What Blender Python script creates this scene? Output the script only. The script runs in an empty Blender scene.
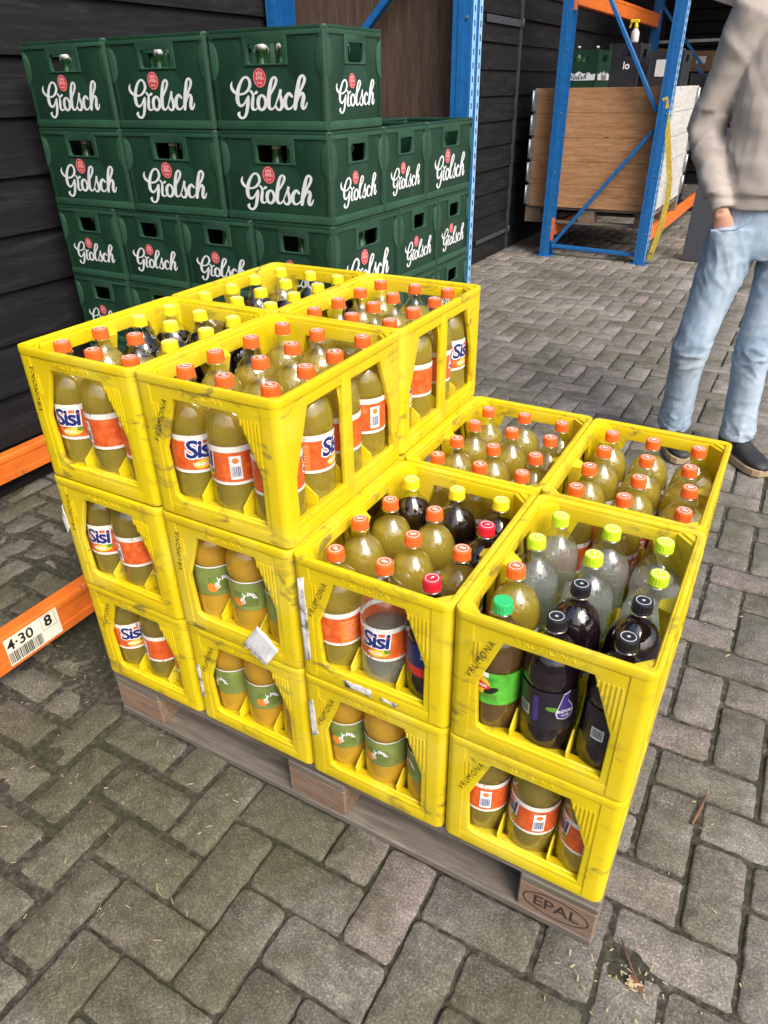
import bpy, bmesh, math, random
from mathutils import Vector, Matrix, noise
random.seed(11)
R = math.radians
SC = bpy.context.scene
COL = SC.collection
RND = random.Random(5)

# ------------------------------------------------------------------ helpers
def link(o, parent=None):
    COL.objects.link(o)
    if parent is not None:
        o.parent = parent
    return o

def mesh_obj(name, me, mats, parent=None, smooth=False):
    o = bpy.data.objects.new(name, me)
    if not isinstance(mats, (list, tuple)):
        mats = [mats]
    me.materials.clear()
    for m in mats:
        me.materials.append(m)
    if smooth:
        me.shade_smooth()
    return link(o, parent)

def tag(o, label=None, cat=None, group=None, kind=None):
    if label: o['label'] = label
    if cat: o['category'] = cat
    if group: o['group'] = group
    if kind: o['kind'] = kind
    return o

def empty(name, loc=(0, 0, 0), rz=0.0):
    o = bpy.data.objects.new(name, None)
    o.empty_display_size = .05
    o.location = loc
    o.rotation_euler = (0, 0, rz)
    return link(o)

def copy_tree(o, parent=None):
    c = o.copy()
    COL.objects.link(c)
    if parent is not None:
        c.parent = parent
    for ch in o.children:
        copy_tree(ch, c)
    return c

def evald(o):
    dg = bpy.context.evaluated_depsgraph_get()
    dg.update()
    return bpy.data.meshes.new_from_object(o.evaluated_get(dg))

def kill(o):
    d = o.data
    bpy.data.objects.remove(o)
    return d

class MB:
    """collects geometry in one bmesh"""
    def __init__(s):
        s.bm = bmesh.new()
        s.mi = 0
    def _tagf(s, faces):
        for f in faces:
            f.material_index = s.mi
    def box(s, c, d, rot=None, bevel=0.0, seg=1):
        m = Matrix.Translation(c)
        if rot is not None: m = m @ rot.to_4x4()
        m = m @ Matrix.Diagonal((d[0], d[1], d[2], 1))
        r = bmesh.ops.create_cube(s.bm, size=1, matrix=m)
        vs = r['verts']
        fs = list({f for v in vs for f in v.link_faces})
        s._tagf(fs)
        if bevel > 0:
            es = list({e for v in vs for e in v.link_edges})
            bmesh.ops.bevel(s.bm, geom=es, offset=bevel, segments=seg, affect='EDGES', profile=.5)
        return s
    def bar(s, a, b, w, h, up=(0, 0, 1), bevel=0.0):
        a = Vector(a); b = Vector(b); d = b - a
        x = d.normalized(); u = Vector(up)
        y = u.cross(x)
        if y.length < 1e-4: y = Vector((0, 1, 0)).cross(x)
        y.normalize(); z = x.cross(y)
        rot = Matrix((x, y, z)).transposed()
        return s.box((a + b) / 2, (d.length, w, h), rot, bevel)
    def lathe(s, prof, n=24, cap=False, off=(0, 0, 0)):
        rings = []
        for r, z in prof:
            rings.append([s.bm.verts.new((off[0] + r * math.cos(2 * math.pi * k / n), off[1] + r * math.sin(2 * math.pi * k / n), off[2] + z)) for k in range(n)])
        fs = []
        for a, b in zip(rings, rings[1:]):
            for k in range(n):
                fs.append(s.bm.faces.new((a[k], a[(k + 1) % n], b[(k + 1) % n], b[k])))
        if cap:
            fs.append(s.bm.faces.new(rings[-1]))
            fs.append(s.bm.faces.new(rings[0][::-1]))
        s._tagf(fs)
        for f in fs: f.smooth = True
        return s
    def tube(s, pts, rad, n=8, caps=True):
        pts = [Vector(p) for p in pts]
        if not isinstance(rad, (list, tuple)): rad = [rad] * len(pts)
        rings = []
        up = None
        for i, p in enumerate(pts):
            t = (pts[min(i + 1, len(pts) - 1)] - pts[max(i - 1, 0)]).normalized()
            if up is None:
                up = Vector((0, 0, 1)) if abs(t.z) < .9 else Vector((1, 0, 0))
            x = up.cross(t).normalized(); y = t.cross(x); up = y
            rings.append([s.bm.verts.new(p + rad[i] * (x * math.cos(2 * math.pi * k / n) + y * math.sin(2 * math.pi * k / n))) for k in range(n)])
        fs = []
        for a, b in zip(rings, rings[1:]):
            for k in range(n):
                fs.append(s.bm.faces.new((a[k], a[(k + 1) % n], b[(k + 1) % n], b[k])))
        if caps:
            fs.append(s.bm.faces.new(rings[0][::-1])); fs.append(s.bm.faces.new(rings[-1]))
        for f in fs: f.smooth = True
        s._tagf(fs)
        return s
    def loft(s, rings, n=20):
        """rings: (center, axis u, axis v) with u,v vectors giving half-widths"""
        rr = []
        for c, u, v in rings:
            c = Vector(c); u = Vector(u); v = Vector(v)
            rr.append([s.bm.verts.new(c + u * math.cos(2 * math.pi * k / n) + v * math.sin(2 * math.pi * k / n)) for k in range(n)])
        for a, b in zip(rr, rr[1:]):
            for k in range(n):
                s.bm.faces.new((a[k], a[(k + 1) % n], b[(k + 1) % n], b[k]))
        s.bm.faces.new(rr[0][::-1]); s.bm.faces.new(rr[-1])
        return s
    def prism(s, poly, z0, z1):
        a = [s.bm.verts.new((x, y, z0)) for x, y in poly]
        b = [s.bm.verts.new((x, y, z1)) for x, y in poly]
        n = len(poly)
        fs = [s.bm.faces.new(a[::-1]), s.bm.faces.new(b)]
        for k in range(n):
            fs.append(s.bm.faces.new((a[k], a[(k + 1) % n], b[(k + 1) % n], b[k])))
        s._tagf(fs)
        return s
    def add(s, me, mat=None):
        c = me.copy()
        if mat is not None: c.transform(mat)
        c.polygons.foreach_set('material_index', [s.mi] * len(c.polygons))
        s.bm.from_mesh(c)
        bpy.data.meshes.remove(c)
        return s
    def mesh(s, name='m', recalc=True):
        if recalc:
            bmesh.ops.recalc_face_normals(s.bm, faces=s.bm.faces[:])
        me = bpy.data.meshes.new(name)
        s.bm.to_mesh(me); s.bm.free()
        return me
    def build(s, name, mats, parent=None, smooth=False, recalc=True):
        return mesh_obj(name, s.mesh(name, recalc), mats, parent, smooth)

def smooth_angle(o, deg=35):
    o.data.shade_smooth()
    try:
        o.data.set_sharp_from_angle(angle=R(deg))
    except Exception:
        pass
    return o

from mathutils.geometry import tessellate_polygon
def _area(lp):
    return sum(x0 * y1 - x1 * y0 for (x0, y0), (x1, y1) in zip(lp, lp[1:] + lp[:1])) / 2
def _inset(lp, d):
    """moves a counter-clockwise loop inwards by d (clockwise: outwards)"""
    n = len(lp); out = []
    for i in range(n):
        x, y = lp[i]; ax, ay = lp[i - 1]; bx, by = lp[(i + 1) % n]
        l1 = math.hypot(x - ax, y - ay) or 1; l2 = math.hypot(bx - x, by - y) or 1
        n1 = (-(y - ay) / l1, (x - ax) / l1); n2 = (-(by - y) / l2, (bx - x) / l2)
        k = 1 + n1[0] * n2[0] + n1[1] * n2[1]
        k = max(k, .35)
        out.append((x + d * (n1[0] + n2[0]) / k, y + d * (n1[1] + n2[1]) / k))
    return out
def curve_mesh(loops, depth, bevel=0.0, res=1):
    """flat shape with holes in the XY plane, thickened along Z to +-depth/2, edges rounded"""
    L = []
    for i, lp in enumerate(loops):
        lp = [tuple(p) for p in lp]
        if (_area(lp) > 0) != (i == 0): lp = lp[::-1]
        L.append(lp)
    h = depth / 2
    if depth < .0001: levels = [(0.0, 0.0)]
    elif bevel <= 0: levels = [(0.0, -h), (0.0, h)]
    else:
        q = [(bevel * (1 - math.sin(t)), h - bevel * (1 - math.cos(t))) for t in [math.pi / 2 * k / (res + 1) for k in range(res + 2)]]
        levels = [(d, -z) for d, z in q] + [(d, z) for d, z in q[::-1]]
    V, F = [], []
    cap = [_inset(lp, levels[0][0]) for lp in L]
    tri = tessellate_polygon([[Vector((x, y, 0)) for x, y in lp] for lp in cap])
    nv = sum(len(lp) for lp in L)
    for d, z in levels:
        for lp in L:
            V += [(x, y, z) for x, y in (_inset(lp, d) if d else lp)]
    F += [tuple(t) for t in tri] if len(levels) == 1 else [tuple(t)[::-1] for t in tri]
    if len(levels) > 1:
        o = nv * (len(levels) - 1)
        F += [tuple(k + o for k in t) for t in tri]
        for lv in range(len(levels) - 1):
            st = lv * nv
            for lp in L:
                n = len(lp)
                for k in range(n):
                    F.append((st + k, st + (k + 1) % n, st + nv + (k + 1) % n, st + nv + k))
                st += n
    me = bpy.data.meshes.new('c'); me.from_pydata(V, [], F); me.update()
    return me

_TX = {}
def text_mesh(*a):
    if a not in _TX: _TX[a] = _text_mesh(*a)
    return _TX[a]
def _text_mesh(txt, size, offset=0.0, extrude=0.0, shear=0.0, space=1.0):
    cu = bpy.data.curves.new('t', 'FONT')
    cu.body = txt; cu.size = size; cu.offset = offset; cu.extrude = extrude; cu.shear = shear; cu.space_character = space
    cu.align_x = 'CENTER'; cu.align_y = 'CENTER'; cu.resolution_u = 3
    o = bpy.data.objects.new('t', cu); COL.objects.link(o)
    me = evald(o); kill(o)
    return me

def catmull(pts, sub=6):
    out = []
    n = len(pts)
    for i in range(n - 1):
        p0 = pts[max(i - 1, 0)]; p1 = pts[i]; p2 = pts[i + 1]; p3 = pts[min(i + 2, n - 1)]
        for k in range(sub):
            t = k / sub
            out.append(tuple(.5 * ((2 * b) + (-a + c) * t + (2 * a - 5 * b + 4 * c - d) * t * t + (-a + 3 * b - 3 * c + d) * t ** 3) for a, b, c, d in zip(p0, p1, p2, p3)))
    out.append(tuple(pts[-1]))
    return out

def ribbon(bm, pts, z, thick, mi=0):
    """pts (x,y,width) -> solid ribbon; rounded ends"""
    P = [(x, y, w * .86) for x, y, w in catmull(pts)]
    L, Rr = [], []
    n = len(P)
    dz = 0
    for i, (x, y, w) in enumerate(P):
        ax, ay, _ = P[max(i - 1, 0)]; bx, by, _ = P[min(i + 1, n - 1)]
        tx, ty = bx - ax, by - ay
        l = math.hypot(tx, ty) or 1
        nx, ny = -ty / l, tx / l
        w = max(w, 1e-5)
        if i in (0, n - 1): w *= .55
        L.append((x + nx * w / 2, y + ny * w / 2)); Rr.append((x - nx * w / 2, y - ny * w / 2))
    vl = [bm.verts.new((x, y, z + 4e-6 * i)) for i, (x, y) in enumerate(L)]; vr = [bm.verts.new((x, y, z + 4e-6 * i)) for i, (x, y) in enumerate(Rr)]
    for i in range(n - 1):
        f = bm.faces.new((vl[i], vr[i], vr[i + 1], vl[i + 1])); f.material_index = mi
    for i in (0, n - 1):
        x, y, w = P[i]
        r = max(w, 1e-5) * .42
        vs = [bm.verts.new((x + r * math.cos(a * math.pi / 5), y + r * math.sin(a * math.pi / 5), z + 4e-6 * i - 1.5e-5)) for a in range(10)]
        f = bm.faces.new(vs); f.material_index = mi

def apply_mods(o):
    me = evald(o)
    mats = [m for m in o.data.materials]
    o.modifiers.clear()
    o.data = me
    me.materials.clear()
    for m in mats: me.materials.append(m)
    return o

# ------------------------------------------------------------------ materials
class NT:
    def __init__(s, name):
        s.m = bpy.data.materials.new(name)
        s.m.use_nodes = True
        s.t = s.m.node_tree
        s.t.nodes.clear()
        s.out = s.n('ShaderNodeOutputMaterial')
    def n(s, ty, **kw):
        nd = s.t.nodes.new(ty)
        for k, v in kw.items():
            if k.startswith('i_'):
                nd.inputs[k[2:].replace('_', ' ')].default_value = v
            else:
                setattr(nd, k, v)
        return nd
    def l(s, a, b):
        s.t.links.new(a, b)
    def principled(s, col=(.5, .5, .5), rough=.5, metal=0.0, spec=.5):
        p = s.n('ShaderNodeBsdfPrincipled')
        p.inputs['Base Color'].default_value = (*col, 1)
        p.inputs['Roughness'].default_value = rough
        p.inputs['Metallic'].default_value = metal
        p.inputs['Specular IOR Level'].default_value = spec
        s.l(p.outputs[0], s.out.inputs[0])
        s.p = p
        return p
    def coords(s, scale=(1, 1, 1), kind='Object', rand=True):
        tc = s.n('ShaderNodeTexCoord')
        v = tc.outputs[kind]
        if rand:
            oi = s.n('ShaderNodeObjectInfo')
            mu = s.n('ShaderNodeMath', operation='MULTIPLY'); mu.inputs[1].default_value = 37.0
            s.l(oi.outputs['Random'], mu.inputs[0])
            ad = s.n('ShaderNodeVectorMath', operation='ADD')
            s.l(v, ad.inputs[0]); s.l(mu.outputs[0], ad.inputs[1]); v = ad.outputs[0]
        mp = s.n('ShaderNodeMapping'); mp.inputs['Scale'].default_value = scale
        s.l(v, mp.inputs[0])
        return mp.outputs[0]
    def noise(s, vec, scale, detail=4, rough=.55, dist=0.0):
        nd = s.n('ShaderNodeTexNoise')
        nd.inputs['Scale'].default_value = scale; nd.inputs['Detail'].default_value = detail
        nd.inputs['Roughness'].default_value = rough; nd.inputs['Distortion'].default_value = dist
        s.l(vec, nd.inputs['Vector'])
        return nd.outputs['Fac']
    def ramp(s, fac, stops):
        r = s.n('ShaderNodeValToRGB')
        el = r.color_ramp.elements
        while len(el) < len(stops): el.new(.5)
        for e, (p, c) in zip(el, stops):
            e.position = p
            e.color = (*c, 1) if isinstance(c, tuple) else (c, c, c, 1)
        s.l(fac, r.inputs[0])
        return r.outputs[0]
    def mix(s, fac, a, b, mode='MIX'):
        m = s.n('ShaderNodeMix', data_type='RGBA', blend_type=mode)
        for sock, v in ((m.inputs[0], fac), (m.inputs[6], a), (m.inputs[7], b)):
            if isinstance(v, (int, float)): sock.default_value = v
            elif isinstance(v, tuple): sock.default_value = (*v, 1)
            else: s.l(v, sock)
        return m.outputs[2]
    def bump(s, h, strength=.3, dist=.002):
        b = s.n('ShaderNodeBump'); b.inputs['Strength'].default_value = strength; b.inputs['Distance'].default_value = dist
        s.l(h, b.inputs['Height'])
        s.l(b.outputs[0], s.p.inputs['Normal'])
        return b

def plain(name, col, rough=.5, metal=0.0, spec=.5, vary=.12, scale=30.0, bump=0.0, chips=None):
    t = NT(name); p = t.principled(col, rough, metal, spec)
    v = t.coords()
    f = t.noise(v, scale, 4)
    dark = tuple(c * (1 - vary) for c in col); lite = tuple(min(1, c * (1 + vary)) for c in col)
    c = t.ramp(f, [(.3, dark), (.7, lite)])
    if chips:
        k = t.ramp(t.noise(t.coords(scale=(1, 1, .5)), chips[1], 6, .7), [(chips[2], 0.0), (chips[2] + .03, 1.0)])
        c = t.mix(k, c, chips[0])
    t.l(c, p.inputs['Base Color'])
    if bump: t.bump(f, bump)
    return t.m

def mk_yellow():
    t = NT('yellow_crate_plastic'); p = t.principled((.8, .6, .01), .38)
    v = t.coords()
    base = t.ramp(t.noise(v, 3.5, 3), [(.3, (.80, .618, .005)), (.7, (.87, .692, .008))])
    oi = t.n('ShaderNodeObjectInfo')
    ol = t.n('ShaderNodeMath', operation='MULTIPLY'); t.l(oi.outputs['Random'], ol.inputs[0]); ol.inputs[1].default_value = .38
    base = t.mix(ol.outputs[0], base, (.66, .50, .022))
    fade = t.ramp(t.noise(v, 5.5, 5, .6), [(.50, 0.0), (.66, .5)])
    base = t.mix(fade, base, (.88, .74, .10))
    # scuffs: grey-brown smears with hard-ish edges
    v2 = t.coords(scale=(1, 1, 1.9))
    sm = t.ramp(t.noise(v2, 17, 6, .62, .6), [(.545, 0.0), (.66, 1.0)])
    area = t.ramp(t.noise(v, 6.5, 3), [(.44, 0.0), (.58, 1.0)])
    m = t.n('ShaderNodeMath', operation='MULTIPLY'); t.l(sm, m.inputs[0]); t.l(area, m.inputs[1])
    m2 = t.n('ShaderNodeMath', operation='MULTIPLY'); t.l(m.outputs[0], m2.inputs[0]); m2.inputs[1].default_value = .8
    c = t.mix(m2.outputs[0], base, (.20, .155, .05))
    # fine scratches
    v3 = t.coords(scale=(1, 1, .12))
    sc = t.ramp(t.noise(v3, 160, 3), [(.66, 0.0), (.76, 1.0)])
    m3 = t.n('ShaderNodeMath', operation='MULTIPLY'); t.l(sc, m3.inputs[0]); m3.inputs[1].default_value = .22
    c = t.mix(m3.outputs[0], c, (.42, .33, .06))
    t.l(c, p.inputs['Base Color'])
    rg = t.ramp(t.noise(v, 22, 4), [(.3, .30), (.7, .52)])
    t.l(rg, p.inputs['Roughness'])
    t.bump(t.noise(v, 60, 5), .08, .002)
    tl = t.n('ShaderNodeBsdfTranslucent'); t.l(c, tl.inputs[0])
    mx = t.n('ShaderNodeMixShader'); mx.inputs[0].default_value = .22
    t.l(p.outputs[0], mx.inputs[1]); t.l(tl.outputs[0], mx.inputs[2]); t.l(mx.outputs[0], t.out.inputs[0])
    return t.m

def mk_green(name, a, b):
    t = NT(name); p = t.principled(a, .42)
    v = t.coords()
    c = t.ramp(t.noise(v, 9, 5), [(.3, a), (.72, b)])
    sm = t.ramp(t.noise(t.coords(scale=(1, 1, .4)), 26, 5), [(.62, 0.0), (.8, .4)])
    c = t.mix(sm, c, tuple(min(1, x * 1.5 + .03) for x in b))
    t.l(c, p.inputs['Base Color'])
    t.bump(t.noise(v, 120, 4), .12, .001)
    return t.m

def mk_wood(name, a, b, c3, axis='X', scale=1.0, rough=.7, knots=True, bump=.25):
    t = NT(name); p = t.principled(a, rough, spec=.25)
    sc = {'X': (.18, 1.6, 1.6), 'Y': (1.6, .18, 1.6), 'Z': (1.6, 1.6, .18)}[axis]
    v = t.coords(scale=tuple(s * scale for s in sc))
    f = t.noise(v, 14, 6, .6, 1.2)
    col = t.ramp(f, [(.25, a), (.5, b), (.75, c3)])
    g = t.noise(t.coords(scale=tuple(s * scale for s in sc)), 70, 3, .5)
    col = t.mix(t.ramp(g, [(.4, 0.0), (.75, .45)]), col, tuple(x * .6 for x in a))
    if knots:
        ks = tuple({'X': (.5, 1, 1), 'Y': (1, .5, 1), 'Z': (1, 1, .5)}[axis])
        vo = t.n('ShaderNodeTexVoronoi', feature='F1'); vo.inputs['Scale'].default_value = 4.2 * scale
        t.l(t.coords(scale=ks), vo.inputs['Vector'])
        k = t.ramp(vo.outputs['Distance'], [(.035, 1.0), (.085, 0.0)])
        col = t.mix(k, col, tuple(x * .35 for x in a))
    t.l(col, p.inputs['Base Color'])
    t.bump(f, bump, .003)
    return t.m

def mk_pet():
    t = NT('clear_bottle_plastic')
    tr = t.n('ShaderNodeBsdfTransparent'); tr.inputs[0].default_value = (.93, .95, .95, 1)
    gl = t.n('ShaderNodeBsdfGlossy'); gl.inputs['Roughness'].default_value = .04; gl.inputs[0].default_value = (1, 1, 1, 1)
    fr = t.n('ShaderNodeLayerWeight'); fr.inputs[0].default_value = .5
    pw = t.n('ShaderNodeMath', operation='POWER'); pw.inputs[1].default_value = 4.0; t.l(fr.outputs['Facing'], pw.inputs[0])
    ma = t.n('ShaderNodeMath', operation='MULTIPLY_ADD'); ma.inputs[1].default_value = .75; ma.inputs[2].default_value = .085; t.l(pw.outputs[0], ma.inputs[0])
    v = t.coords()
    b = t.n('ShaderNodeBump'); b.inputs['Strength'].default_value = .30; b.inputs['Distance'].default_value = .004
    t.l(t.noise(t.coords(scale=(1, 1, .35)), 60, 3), b.inputs['Height'])
    t.l(b.outputs[0], fr.inputs['Normal']); t.l(b.outputs[0], gl.inputs['Normal'])
    mx = t.n('ShaderNodeMixShader')
    t.l(ma.outputs[0], mx.inputs[0]); t.l(tr.outputs[0], mx.inputs[1]); t.l(gl.outputs[0], mx.inputs[2])
    t.l(mx.outputs[0], t.out.inputs[0])
    return t.m

def mk_liquid(name, col, trans, tint, refr=.5):
    """cloudy drink: part see-through, part scattering"""
    t = NT(name)
    tr = t.n('ShaderNodeBsdfTransparent'); tr.inputs[0].default_value = (*tint, 1)
    rf = t.n('ShaderNodeBsdfRefraction'); rf.inputs[0].default_value = (*tint, 1); rf.inputs['IOR'].default_value = 1.33; rf.inputs['Roughness'].default_value = .03
    di = t.n('ShaderNodeBsdfDiffuse'); di.inputs[0].default_value = (*col, 1)
    tl = t.n('ShaderNodeBsdfTranslucent'); tl.inputs[0].default_value = (*col, 1)
    a = t.n('ShaderNodeMixShader'); a.inputs[0].default_value = .5
    t.l(di.outputs[0], a.inputs[1]); t.l(tl.outputs[0], a.inputs[2])
    c = t.n('ShaderNodeMixShader'); c.inputs[0].default_value = refr
    t.l(tr.outputs[0], c.inputs[1]); t.l(rf.outputs[0], c.inputs[2])
    b = t.n('ShaderNodeMixShader'); b.inputs[0].default_value = trans
    t.l(a.outputs[0], b.inputs[1]); t.l(c.outputs[0], b.inputs[2])
    t.l(b.outputs[0], t.out.inputs[0])
    return t.m

def mk_label_orange():
    t = NT('orange_label_paper'); p = t.principled((.8, .2, .05), .35)
    tc = t.n('ShaderNodeTexCoord')
    sep = t.n('ShaderNodeSeparateXYZ'); t.l(tc.outputs['Generated'], sep.inputs[0])
    v = t.coords()
    pulp = t.ramp(t.noise(v, 70, 5, .65, .5), [(.3, (.50, .062, .012)), (.55, (.68, .12, .025)), (.8, (.80, .26, .09))])
    z = t.ramp(sep.outputs['Z'], [(.0, (1.0,) * 3), (.075, 0.0), (.84, 0.0), (.85, 1.0)])
    z.node.color_ramp.interpolation = 'CONSTANT'
    ink = t.ramp(t.noise(t.coords(scale=(1, 1, .3)), 160, 2), [(.62, (.78, .76, .70)), (.70, (.36, .30, .27))])
    c = t.mix(z, pulp, ink)
    t.l(c, p.inputs['Base Color'])
    return t.m

def mk_brick():
    t = NT('concrete_paver'); p = t.principled((.2, .19, .17), .88, spec=.3)
    at = t.n('ShaderNodeAttribute'); at.attribute_name = 'tone'; at.attribute_type = 'GEOMETRY'
    v = t.coords(rand=False)
    base = t.ramp(at.outputs['Fac'], [(0, (.135, .127, .111)), (.45, (.175, .164, .146)), (.8, (.222, .209, .188)), (1, (.225, .190, .178))])
    big = t.ramp(t.noise(v, 1.1, 3), [(.35, .82), (.65, 1.12)])
    c = t.mix(1.0, base, big, 'MULTIPLY')
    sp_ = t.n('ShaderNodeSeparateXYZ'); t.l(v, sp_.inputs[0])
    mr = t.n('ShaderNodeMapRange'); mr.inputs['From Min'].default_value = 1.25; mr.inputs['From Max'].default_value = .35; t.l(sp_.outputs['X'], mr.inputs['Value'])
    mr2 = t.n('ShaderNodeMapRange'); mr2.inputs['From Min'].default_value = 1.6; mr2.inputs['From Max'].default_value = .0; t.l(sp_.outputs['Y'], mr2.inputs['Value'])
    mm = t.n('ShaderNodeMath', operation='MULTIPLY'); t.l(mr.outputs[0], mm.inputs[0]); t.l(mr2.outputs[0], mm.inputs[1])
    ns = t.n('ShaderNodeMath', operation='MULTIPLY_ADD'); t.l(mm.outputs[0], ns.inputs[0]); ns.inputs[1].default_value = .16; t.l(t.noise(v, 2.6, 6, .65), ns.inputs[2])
    moss_shade = t.ramp(ns.outputs[0], [(.46, 0.0), (.68, .85)])  # olive moss, plus the wall's shade on the front left painted into the tone
    c = t.mix(moss_shade, c, (.088, .086, .050))
    sp = t.ramp(t.noise(v, 210, 4, .75), [(.38, .66), (.48, .94), (.56, 1.12), (.625, 1.85)])
    c = t.mix(1.0, c, sp, 'MULTIPLY')
    bl = t.ramp(t.noise(v, 26, 6, .7), [(.38, .76), (.62, 1.18)])
    c = t.mix(1.0, c, bl, 'MULTIPLY')
    t.l(c, p.inputs['Base Color'])
    h = t.n('ShaderNodeMath', operation='ADD')
    t.l(t.noise(v, 230, 5, .75), h.inputs[0]); t.l(t.noise(v, 45, 4), h.inputs[1])
    t.bump(h.outputs[0], .8, .004)
    return t.m

def mk_soil():
    t = NT('joint_soil'); p = t.principled((.05, .045, .035), .95, spec=.2)
    v = t.coords(rand=False)
    c = t.ramp(t.noise(v, 60, 6, .7), [(.36, (.030, .027, .021)), (.52, (.066, .060, .049)), (.66, (.15, .135, .11))])
    moss_shade = t.ramp(t.noise(v, 2.3, 4), [(.47, 0.0), (.62, .5)])
    c = t.mix(moss_shade, c, (.042, .054, .019))
    fl = t.ramp(t.noise(v, 260, 2, .6), [(.70, 0.0), (.76, 1.0)])
    c = t.mix(fl, c, (.25, .22, .15))
    t.l(c, p.inputs['Base Color'])
    t.bump(t.noise(v, 180, 5, .7), .9, .006)
    return t.m

def mk_cloth(name, a, b, scale, weave, bump=.4, streak=None):
    t = NT(name); p = t.principled(a, .85, spec=.15)
    v = t.coords(rand=False)
    f = t.noise(v, scale, 5, .6)
    c = t.ramp(f, [(.3, a), (.7, b)])
    if streak:
        c = t.mix(t.ramp(t.noise(t.coords(scale=(1, 1, .25), rand=False), 14, 4), [(.45, 0.0), (.7, .7)]), c, streak)
    w = t.n('ShaderNodeTexWave', wave_type='BANDS', bands_direction='DIAGONAL'); w.inputs['Scale'].default_value = weave; w.inputs['Distortion'].default_value = 2.5
    t.l(v, w.inputs['Vector'])
    c = t.mix(.18, c, w.outputs['Color'], 'OVERLAY')
    t.l(c, p.inputs['Base Color'])
    t.bump(w.outputs['Fac'], bump, .001)
    return t.m

M = {}
M['yellow'] = mk_yellow()
M['green'] = mk_green('green_crate_plastic', (.007, .035, .018), (.011, .046, .025))
M['greenlite'] = mk_green('worn_green_plastic', (.016, .060, .034), (.030, .092, .056))
M['pet'] = mk_pet()
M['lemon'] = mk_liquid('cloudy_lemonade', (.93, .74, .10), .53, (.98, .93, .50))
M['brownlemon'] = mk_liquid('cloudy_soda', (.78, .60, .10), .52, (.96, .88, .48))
M['cola'] = mk_liquid('cola', (.022, .010, .007), .10, (.35, .18, .10))
M['purple'] = mk_liquid('dark_juice', (.026, .012, .022), .06, (.3, .1, .2))
M['icetea'] = mk_liquid('ice_tea', (.30, .17, .055), .30, (.75, .55, .3))
M['water'] = mk_liquid('clear_soda', (.80, .84, .82), .72, (.97, .99, .98), .22)
M['juice'] = mk_liquid('orange_juice', (.96, .56, .045), .0, (.9, .6, .2))
M['lab_orange'] = mk_label_orange()
M['lab_green'] = plain('olive_label_paper', (.185, .235, .060), .4, vary=.25)
M['lab_tea'] = plain('bright_green_label', (.08, .38, .035), .35, vary=.35, scale=60)
M['lab_lime'] = plain('lime_label', (.30, .58, .06), .35, vary=.15)
M['lab_dark'] = plain('black_label', (.016, .014, .022), .35)
M['lab_navy'] = plain('navy_label', (.010, .018, .11), .35)
M['red'] = plain('red_print', (.62, .02, .02), .4)
M['crest'] = plain('red_crest', (.55, .045, .06), .45)
M['crestpale'] = plain('pale_red_print', (.72, .36, .36), .5)
M['white'] = plain('white_print', (.78, .79, .80), .45, vary=.05)
M['silverprint'] = plain('white_script', (.66, .70, .72), .45, vary=.08, chips=((.10, .17, .13), 60, .70))
M['navy'] = plain('blue_print', (.008, .022, .16), .4)
M['ylabel'] = plain('yellow_print', (.80, .52, .05), .4)
M['leaf'] = plain('green_print', (.10, .26, .035), .4)
M['leafdark'] = plain('dark_olive_print', (.135, .185, .045), .4)
M['orangespot'] = plain('orange_print', (.72, .20, .03), .4)
M['purpleprint'] = plain('purple_print', (.055, .030, .20), .4)
M['black'] = plain('black_print', (.012, .012, .012), .5)
M['blackprint'] = plain('faded_black_print', (.016, .014, .008), .6, vary=.5, scale=300)
M['greyp'] = plain('pale_grey_print', (.55, .56, .58), .5)
M['cap_orange'] = plain('orange_cap', (.82, .125, .020), .38, vary=.06)
M['cap_red'] = plain('red_cap', (.62, .012, .030), .38, vary=.06)
M['cap_yellow'] = plain('yellow_cap', (.86, .66, .015), .38, vary=.06)
M['cap_lime'] = plain('lime_cap', (.48, .70, .02), .38, vary=.06)
M['cap_green'] = plain('green_cap', (.03, .46, .14), .38, vary=.06)
M['cap_black'] = plain('black_cap', (.012, .012, .014), .35, vary=.06)
M['wall'] = mk_wood('dark_stained_board', (.0035, .0035, .0043), (.008, .008, .0096), (.023, .0228, .026), 'Y', 1.0, .75)
M['pallet'] = mk_wood('grey_pallet_wood', (.095, .080, .065), (.165, .142, .118), (.26, .228, .19), 'X', 1.4)
M['block'] = mk_wood('pressed_wood_block', (.155, .100, .070), (.225, .155, .110), (.30, .22, .165), 'X', 3.0, knots=False)
M['plank'] = mk_wood('pine_plank', (.28, .135, .056), (.41, .22, .105), (.52, .31, .165), 'X', 1.3)
M['litplank'] = mk_wood('weathered_plank_skylit', (.42, .41, .39), (.55, .54, .52), (.66, .66, .64), 'Y', 1.0, knots=False)  # weathered grey wood, made paler to hold the skylight on the box sides
M['ply'] = mk_wood('brown_plywood', (.052, .033, .024), (.085, .055, .040), (.125, .085, .062), 'Z', 1.3, knots=False)
M['blue'] = plain('blue_rack_paint', (.010, .115, .34), .42, vary=.16, chips=((.20, .19, .18), 24, .66))
M['bluelite'] = plain('pale_blue_paint', (.26, .48, .72), .45, vary=.1)
M['slot'] = plain('slot_dark', (.008, .012, .02), .8)
M['orange'] = plain('orange_beam_paint', (.72, .165, .022), .42, vary=.16, scale=14, chips=((.30, .12, .06), 22, .64))
M['steel'] = plain('galvanised_steel', (.42, .44, .46), .42, .75, vary=.2)
M['paper'] = plain('sticker_paper', (.80, .77, .64), .55, vary=.06)
M['wpaper'] = plain('white_paper', (.82, .82, .83), .6, vary=.06)
M['strap'] = plain('yellow_strap', (.55, .42, .06), .7, vary=.3, scale=60)
M['darkcrate'] = plain('black_crate_plastic', (.016, .018, .024), .45, vary=.2)
M['card'] = plain('cardboard', (.26, .16, .09), .8, vary=.15)
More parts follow.
